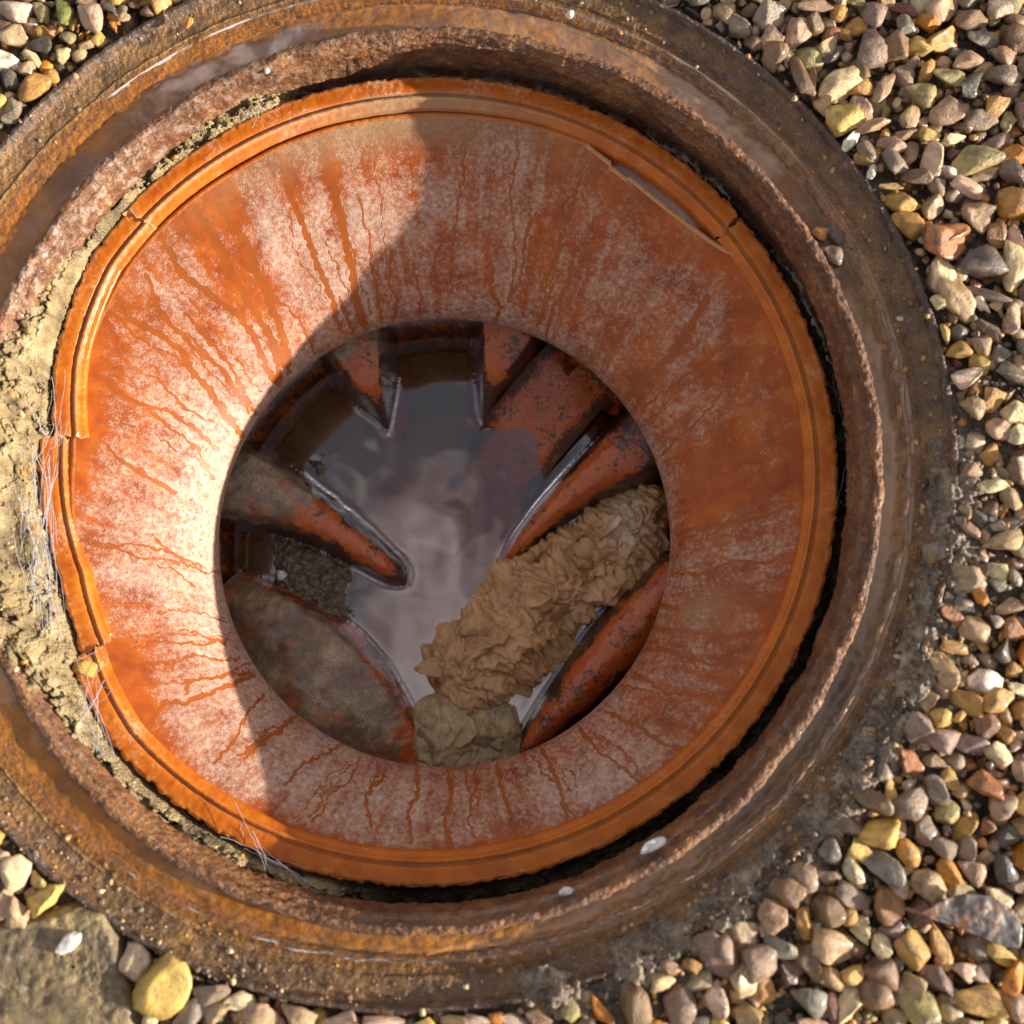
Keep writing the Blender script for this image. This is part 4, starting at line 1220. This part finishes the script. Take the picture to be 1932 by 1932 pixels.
H_(0, 1434, .2578, '120 830 240 220 60 c;300 850 160 100 60 y;340 1030 270 200 -10 y;130 1130 270 180 -75 t;50 1050 210 130 -60 p;980 1490 260 220 80 P;1220 1650 420 340 -60 y;1550 1680 250 190 20 m;1770 1710 220 140 20 c;1600 1830 200 170 0 t;1400 1860 270 200 -10 g;1870 1870 220 170 -20 p;1100 1900 110 100 0 c;30 700 110 80 0 P;40 480 150 120 20 y')
H_(0, 966, .5, '1130 1885 130 90 10 t;1290 1900 140 90 0 P;970 1905 150 90 0 t;1450 1908 150 70 0 P;1600 1915 120 60 0 y;1720 1908 110 60 10 t')
H_(0, 0, .1953, '140 110 330 220 15 P;400 110 230 160 80 l;630 130 270 180 90 G;900 180 350 250 60 P;130 360 300 240 5 t;50 590 290 210 50 w;90 760 210 170 80 d;330 850 370 230 -42 o;610 520 170 130 -40 c;320 560 230 100 38 c;410 440 260 190 20 d;650 380 180 120 0 l;830 430 160 100 -20 t;1090 250 150 70 80 O;1200 180 130 100 -20 t;700 230 140 80 80 o;100 1070 270 210 -50 g;570 310 90 80 0 o;1290 40 130 70 10 b;1400 10 110 60 -10 o;1060 70 150 90 20 d')
H_(1554.7, 830, .1953, '1440 300 190 150 10 p;1610 450 270 170 20 c;1810 560 260 150 65 t;1690 830 180 110 10 P;1500 750 210 140 60 d;1740 1000 370 200 -25 t;1680 1260 220 190 45 c;1510 1510 170 150 20 O;1800 1600 270 150 -10 p;1480 620 150 100 60 b;1660 1400 200 110 20 g')

def in_frame(x, y, r=0.3085):
    return math.hypot(x - IC[0], y - IC[1]) < r
items = []                                         # x, y, z, len, wid, hgt, rot, colour, variant
Rpb = random.Random(21)
for k, (hx, hy, L, W, ang, col) in enumerate(hand):
    z = 0.001
    p = P(hx, hy, z)
    h = min(L, W) * Rpb.uniform(0.7, 0.95)
    rad = max(L, W) / 2 * PXM * 0.8
    d = math.hypot(p[0] - IC[0], p[1] - IC[1])
    lim = 0.3103 + min(L, W) / 2 * PXM * 0.85
    if d < lim:                                    # push clear of the iron
        f = lim / d
        p = np.array([IC[0] + (p[0] - IC[0]) * f, IC[1] + (p[1] - IC[1]) * f, z])
    items.append([p[0], p[1], z + Rpb.uniform(-0.0015, 0.001), L * PXM * 0.535, W * PXM * 0.535, h * PXM * 0.50, -math.radians(ang), col, Rpb.randrange(18), True])
slab_c = P(110, 1830, 0.0)
names = list(PALETTE)
wts = [19, 8, 17, 9, 7, 19, 13, 3, 4, 3, 4, 2, 15, 2, 0.3, 6]
gridh = {}
def gkey(x, y): return (int(math.floor(x / 0.02)), int(math.floor(y / 0.02)))
def gadd(it):
    gridh.setdefault(gkey(it[0], it[1]), []).append(it)
def clear(x, y, r, fac):
    kx, ky = gkey(x, y)
    for a in range(kx - 2, kx + 3):
        for b in range(ky - 2, ky + 3):
            for o in gridh.get((a, b), ()):
                if math.hypot(o[0] - x, o[1] - y) < fac * (r + (o[3] + o[4]) / 2):
                    return False
    return True
for it in items: gadd(it)
def seen(x, y, z=0.0, m=18):
    a, b = proj(np.array([[x, y, z]]))
    return -m < a[0] < 1932 + m and -m < b[0] < 1932 + m
def on_slab(x, y):
    a, b = proj(np.array([[x, y, 0.0]]))
    return a[0] < 262 and b[0] > 1690 + 0.0012 * (a[0] - 100) ** 2
fillers = []
for r0, r1, tries, fac, dz in ((0.0074, 0.0108, 11000, 0.70, -0.0005), (0.0058, 0.0085, 22000, 0.68, -0.0015), (0.0034, 0.0055, 26000, 0.66, -0.0025), (0.0018, 0.0034, 30000, 0.58, -0.0030)):
    for _ in range(tries):
        x, y = Rpb.uniform(-0.56, 0.56), Rpb.uniform(-0.56, 0.56)
        r = Rpb.uniform(r0, r1)
        if math.hypot(x - IC[0], y - IC[1]) < 0.3100 + r * 0.8 or on_slab(x, y) or not clear(x, y, r, fac):
            continue
        as_ = Rpb.uniform(0.62, 1.0)
        it = [x, y, dz + Rpb.uniform(-0.003, 0.0015), r / math.sqrt(as_), r * math.sqrt(as_), r * Rpb.uniform(0.6, 0.9), Rpb.uniform(0, 6.28), Rpb.choices(names, wts)[0], Rpb.randrange(18), False]
        fillers.append(it)
        gadd(it)
vis = [it for it in fillers if seen(it[0], it[1])]
vis.sort(key=lambda t: -t[3] * t[4])
n_more = max(0, 300 - len(items) - 3)
things, rest = items + vis[:n_more], vis[n_more:] + [it for it in fillers if not seen(it[0], it[1])]

# words that tell each pebble apart: its own look, then what lies next to it
SHAPES = ['angular', 'rounded', 'chipped', 'smooth', 'blocky', 'wedge-shaped']
def where(x, y):
    a, b = proj(np.array([[x, y, 0.0]]))
    a, b = a[0], b[0]
    hr = (round((90 - math.degrees(math.atan2(y - IC[1], x - IC[0]))) / 30) - 0) % 12 or 12
    hours = {1: "one", 2: "two", 3: "three", 4: "four", 5: "five", 6: "six", 7: "seven", 8: "eight", 9: "nine", 10: "ten", 11: "eleven", 12: "twelve"}
    d = math.hypot(x - IC[0], y - IC[1]) - 0.3100
    near = 'against' if d < 0.011 else 'near' if d < 0.03 else 'off' if d < 0.08 else 'beyond'
    return f"{near} rim at {hours[hr]} o'clock"
def look(it):
    L, W = it[3], it[4]
    size = 'tiny' if L < 0.006 else 'small' if L < 0.0085 else 'medium' if L < 0.0105 else 'large'
    form = 'long' if L / W > 1.7 else 'oval' if L / W > 1.3 else SHAPES[it[8] % 6]
    return f"{size} {form} {it[7]}"
def side(it, o):
    dx, dy = o[0] - it[0], o[1] - it[1]
    if abs(dx) > abs(dy):
        return 'left of' if dx > 0 else 'right of'
    return 'below' if dy > 0 else 'above'
labels = set()
for it in things:
    near = sorted((o for o in things if o is not it), key=lambda o: math.hypot(o[0] - it[0], o[1] - it[1]))[:5]
    opts = [f"{look(it)} pebble {side(it, near[0])} {'an' if o_[0] in 'aeiou' else 'a'} {o_} one, {where(it[0], it[1])}" for o_ in [near[0][7]]]
    opts += [f"{look(it)} pebble {side(it, o)} {'an' if o[7][0] in 'aeiou' else 'a'} {o[7]} one, {where(it[0], it[1])}" for o in near[1:]]
    opts += [f"{look(it).split(None, 1)[1]} pebble between {near[0][7]} and {o[7]} ones, {where(it[0], it[1])}" for o in near[1:]]
    lab = next((l for l in opts if l not in labels), opts[0])
    dups = globals().get("dups", 0) + (lab in labels)
    labels.add(lab)
    o = bpy.data.objects.new('pebble', PME[it[8]])
    COL.objects.link(o)
    o.location = (it[0], it[1], it[2])
    o.scale = (it[3], it[4], it[5])
    o.rotation_euler = (Rpb.uniform(-0.25, 0.25), Rpb.uniform(-0.25, 0.25), it[6])
    j = Rpb.uniform(0.85, 1.15)
    c = PALETTE[it[7]]
    o.color = (c[0] * j * Rpb.uniform(0.93, 1.07), c[1] * j, c[2] * j * Rpb.uniform(0.9, 1.1), 1)
    tag(o, lab, 'pebble', 'pebbles of the gravel around the frame')

def bake(lst, sub, dirt=1.0):
    Vs, Fs, Cs, b = [], [], [], 0
    src = PMS if sub == 2 else PM
    for it in lst:
        v, f = src[it[8]]
        e = np.array(Euler((Rpb.uniform(-0.4, 0.4), Rpb.uniform(-0.4, 0.4), it[6])).to_matrix())
        vv = (v * np.array(it[3:6])) @ e.T + np.array(it[:3])
        Vs.append(vv)
        Fs.append(f + b)
        b += len(v)
        j = Rpb.uniform(0.8, 1.15)
        c = PALETTE[it[7]]
        j *= dirt
        Cs.append(np.tile([c[0] * j, c[1] * j, c[2] * j, 1], (len(v), 1)))
    return np.concatenate(Vs), np.concatenate(Fs), np.concatenate(Cs)
under = []                                         # the layer below, so that no bare soil shows between the top stones
yy = -0.60
while yy < 0.60:
    xx = -0.60
    while xx < 0.60:
        x, y = xx + Rpb.uniform(-0.0045, 0.0045), yy + Rpb.uniform(-0.0045, 0.0045)
        r = Rpb.uniform(0.0045, 0.0085)
        if math.hypot(x - IC[0], y - IC[1]) > 0.3110 + r * 0.9:
            under.append([x, y, -0.0110 + Rpb.uniform(-0.003, 0.002), r * 1.15, r * 0.85, r * 0.75, Rpb.uniform(0, 6.28), Rpb.choices(names, wts)[0], Rpb.randrange(18), False])
        xx += 0.0105
    yy += 0.0105
V, F, Cc = bake(rest, 2)
V2, F2, C2 = bake(under, 2, 0.62)                      # soil-coated
V, F, Cc = np.concatenate([V, V2]), np.concatenate([F, F2 + len(V)]), np.concatenate([Cc, C2])
obj('gravel', make_mesh('gravel', V, F, colors=Cc), M_GRAV, label='small mixed gravel filling in under and between the pebbles', kind='stuff')

# stones lying in the channel water and stuck in the mortar
for k, (x, y, L, W, ang, c, z, lab) in enumerate([
        (1548, 440, 34, 26, 20, 'ochre', -0.010, 'ochre pebble wedged in the right channel above a brown one'), (1574, 480, 44, 34, 60, 'mauve', -0.009, 'mauve pebble in the right channel among dark grit'),
        (1574, 447, 36, 26, 10, 'dark grey', -0.009, 'dark wet pebble topmost of the clump in the right channel'), (1617, 560, 28, 22, 30, 'rust brown', -0.015, 'rust brown pebble under water in the upper right channel'),
        (1664, 657, 26, 22, 20, 'ochre', -0.015, 'ochre pebble sunk in the right channel'), (1678, 713, 20, 18, 0, 'tan', -0.015, 'small tan pebble sunk in the right channel'),
        (1699, 780, 16, 30, 0, 'yellow', -0.014, 'yellow pebble at the water line of the right channel'), (1760, 1050, 22, 32, 0, 'ochre', -0.006, 'ochre stone stuck in the silt of the lower right channel'),
        (60, 1000, 52, 34, 20, 'ochre', -0.043, 'ochre stone set in the mortar under the cobwebs'), (90, 700, 30, 26, 40, 'rust brown', -0.056, 'rust brown stone exposed in the mortar at left'), (88, 745, 36, 28, 10, 'rust brown', -0.054, 'second rust brown stone exposed in the mortar at left'),
        (160, 1262, 46, 34, 20, 'yellow', -0.046, 'bright yellow stone in the mortar by the lower left break'), (355, 46, 20, 22, 0, 'orange', 0.003, 'small orange stone on top of the iron rim at upper left')]):
    o = bpy.data.objects.new('pebble', PME[k % 18])
    COL.objects.link(o)
    o.location = P(x, y, z)
    o.scale = (L * PXM * 0.55, W * PXM * 0.55, min(L, W) * PXM * 0.42)
    o.rotation_euler = (0.1, 0.1, -R(ang))
    o.color = (*PALETTE[c], 1)
    tag(o, lab, 'pebble', 'pebbles caught in the frame')

# ------------------------------------------------------------------ big slab of stone at the lower left, with a white chip on it
def blob(name, outline, z0, z1, seed, mat_, label, cat, n=64, rough=0.0012):
    """a low stone: outline in the photo, domed top, sides going down into the ground"""
    c2 = np.mean(outline, 0)
    nn = len(outline)
    t = np.linspace(0, nn, 160, endpoint=False)
    ox = np.interp(t, np.arange(nn + 1), [p[0] for p in outline] + [outline[0][0]])
    oy = np.interp(t, np.arange(nn + 1), [p[1] for p in outline] + [outline[0][1]])
    k = np.ones(7) / 7
    ox, oy = (np.convolve(np.r_[a[-3:], a, a[:3]], k, 'valid') for a in (ox, oy))
    rows = []
    for f in np.linspace(0.02, 1, n):
        z = z1 - (z1 - z0) * max(0.0, (f - 0.80) / 0.20) ** 1.8 - 0.0006 * f * f
        rows.append(np.array([P(c2[0] + (a - c2[0]) * f, c2[1] + (b - c2[1]) * f, z1) for a, b in zip(ox, oy)]) * [1, 1, 0] + [0, 0, z])
    V = np.stack(rows, 1).reshape(-1, 3)
    V[:, 2] += rough * fbm(V * 60, 4, seed) + rough * 0.5 * fbm(V * 260, 3, seed + 1)
    return recentre(obj(name, make_mesh(name, V, grid_faces(160, n, True, flip=False)), mat_, label=label, category=cat))
blob('stone_slab', [(-60, 1740), (60, 1722), (130, 1700), (200, 1712), (222, 1760), (240, 1850), (268, 1930), (250, 2000), (-60, 2000)], -0.016, 0.0035, 181, M_SLAB, 'large mottled grey-brown stone slab in the lower left corner', 'stone')
blob('stone_chip', [(96, 1800), (118, 1766), (132, 1760), (148, 1764), (146, 1780), (132, 1797), (110, 1806)], 0.003, 0.0075, 182, M_CHIP, 'white flat stone chip lying on the mottled slab', 'stone chip', 20, 0.0003)

# ------------------------------------------------------------------ dead leaf among the gravel at lower right
outline = [(1735, 1722), (1775, 1700), (1820, 1686), (1870, 1690), (1910, 1715), (1930, 1752), (1925, 1790), (1895, 1786), (1850, 1768), (1800, 1746), (1760, 1735)]
c2 = np.mean(outline, 0)
nn = len(outline)
t = np.linspace(0, nn, 96, endpoint=False)
ox = np.interp(t, np.arange(nn + 1), [p[0] for p in outline] + [outline[0][0]])
oy = np.interp(t, np.arange(nn + 1), [p[1] for p in outline] + [outline[0][1]])
leaf = thing('dead_leaf', 'curled grey-brown dead leaf lying on the gravel at the lower right', 'leaf', tuple(P(1735, 1722, 0.008)))
for nm, dz in (('leaf_blade', 0.0),):
    rows = []
    for f in np.linspace(0.01, 1, 24):
        q_ = np.array([P(c2[0] + (a - c2[0]) * f, c2[1] + (b - c2[1]) * f, 0.0125) for a, b in zip(ox, oy)])
        rows.append(q_)
    Vl = np.stack(rows, 1).reshape(-1, 3)
    Vl[:, 2] += 0.0018 * fbm(Vl * 45, 3, 191) + 0.0006 * fbm(Vl * 200, 2, 192)
    Fl = grid_faces(96, 24, True)
    me = make_mesh(nm, Vl, Fl)
    o = obj(nm, me, M_LEAF, leaf)
    so = o.modifiers.new('thickness', 'SOLIDIFY')
    so.thickness = 0.0006
st = np.array([P(1708, 1714, 0.010), P(1735, 1722, 0.0115), P(1775, 1732, 0.0135), P(1850, 1755, 0.0138)])
ub = np.linspace(0, 1, 24)
cs = np.stack([np.interp(ub, [0, .2, .5, 1], st[:, j]) for j in range(3)], 1)
a = np.linspace(0, 2 * np.pi, 8, endpoint=False)
Vs = (cs[:, None, :] + (0.0011 * (1 - 0.6 * ub))[:, None, None] * np.stack([0 * a, np.cos(a), np.sin(a)], 1)[None]).reshape(-1, 3)
F8 = grid_faces(24, 8)
jj = np.arange(23)
F8 = np.concatenate([F8, np.stack([jj * 8 + 7, (jj + 1) * 8 + 7, (jj + 1) * 8, jj * 8], 1)])
obj('leaf_stalk', make_mesh('leaf_stalk', Vs, F8), M_LEAF, leaf)

# ------------------------------------------------------------------ soil crusted over the lower right of the iron rim
nq, nA = 60, 700
aa = np.radians(np.linspace(-86, 10, nA))
qq = np.linspace(0, 1, nq)
Rr = np.repeat((0.2940 + 0.042 * qq)[None, :], nA, 0)
V = np.stack([IC[0] + Rr * np.cos(aa)[:, None], IC[1] + Rr * np.sin(aa)[:, None], 0 * Rr], -1).reshape(-1, 3)
Qs = np.tile(qq, nA)
As = np.repeat(np.linspace(0, 1, nA), nq)
n1 = fbm(V * 75, 4, 195)
f1, f2 = worley(V * np.array([170, 170, 1]), 7)
env = sstep(0, 0.12, As) * sstep(1, 0.85, As)
V[:, 2] = -0.0125 + env * (0.0128 * np.exp(-((Qs - 0.42) / 0.36) ** 2) + 0.0052 * n1 + 0.0034 * (0.6 - f1)) + 0.0016 * fbm(V * 300, 3, 196) + 0.003 * sstep(0.5, 1, Qs)
obj('soil', make_mesh('soil_crust', V, grid_faces(nA, nq, False, flip=True)), M_CRUST, label='soil crusted over the lower right edge of the iron frame', kind='stuff')

# ------------------------------------------------------------------ grit lying on the iron, in the gap and between the pebbles
grit = []
def grain(x, y, z, r, names_):
    grit.append([x, y, z, r * Rpb.uniform(0.8, 1.5), r, r * Rpb.uniform(0.6, 0.9), Rpb.uniform(0, 6.28), Rpb.choice(names_), Rpb.randrange(18), False])
def on_iron(r):
    return float(np.interp(r, [0.2820, 0.2860, 0.2906, 0.2940, 0.2990, 0.3036, 0.3052, 0.3062, 0.3080, 0.3092], [-.0128, -.0110, -.0094, -.0084, -.0070, -.0052, -.0016, -.0002, 0, -.001]))
for _ in range(3200):                              # on the sloping side and rim of the frame, thickest at the lower right
    a = Rpb.uniform(0, 360)
    keep = 0.12 + 0.9 * math.exp(-(((a - 322 + 180) % 360 - 180) / 34) ** 2) + 0.25 * math.exp(-(((a - 235 + 180) % 360 - 180) / 30) ** 2)
    if Rpb.random() > keep:
        continue
    r = 0.2830 + 0.0265 * math.sqrt(Rpb.random())
    grain(IC[0] + r * math.cos(R(a)), IC[1] + r * math.sin(R(a)), on_iron(r) + 0.0003, Rpb.choice((.0005, .0006, .0008, .0011, .0018)), ['tan', 'brown', 'ochre', 'grey', 'brown', 'mauve', 'cream'])
zin = V_mortar[:, 2]
for _ in range(900):                               # loose grains on the mortar
    i = Rpb.randrange(len(V_mortar))
    if 110 < A_mortar[i] < 262:
        grain(V_mortar[i, 0], V_mortar[i, 1], zin[i] + 0.0004, Rpb.choice((.0006, .0008, .0012, .0017, .0024)), ['tan', 'brown', 'ochre', 'cream', 'rust brown', 'tan', 'olive'])
for _ in range(9000):                              # fines between the stones
    x, y = Rpb.uniform(-0.40, 0.40), Rpb.uniform(-0.40, 0.40)
    if math.hypot(x - IC[0], y - IC[1]) < 0.312 or not seen(x, y, 0, 60):
        continue
    grain(x, y, float(ground_z(np.array([x]), np.array([y]))[0]) + 0.0018, Rpb.uniform(.0007, .0019), ['tan', 'brown', 'grey', 'brown', 'mauve', 'ochre', 'tan'])
PMT = [pebble_mesh(300 + k, 1) for k in range(18)]
PMS = PMT
V, F, Cc = bake(grit, 2)
obj('grit', make_mesh('grit', V, F, colors=Cc), M_GRAV, label='fine grit scattered on the iron, the mortar and between the pebbles', kind='stuff')
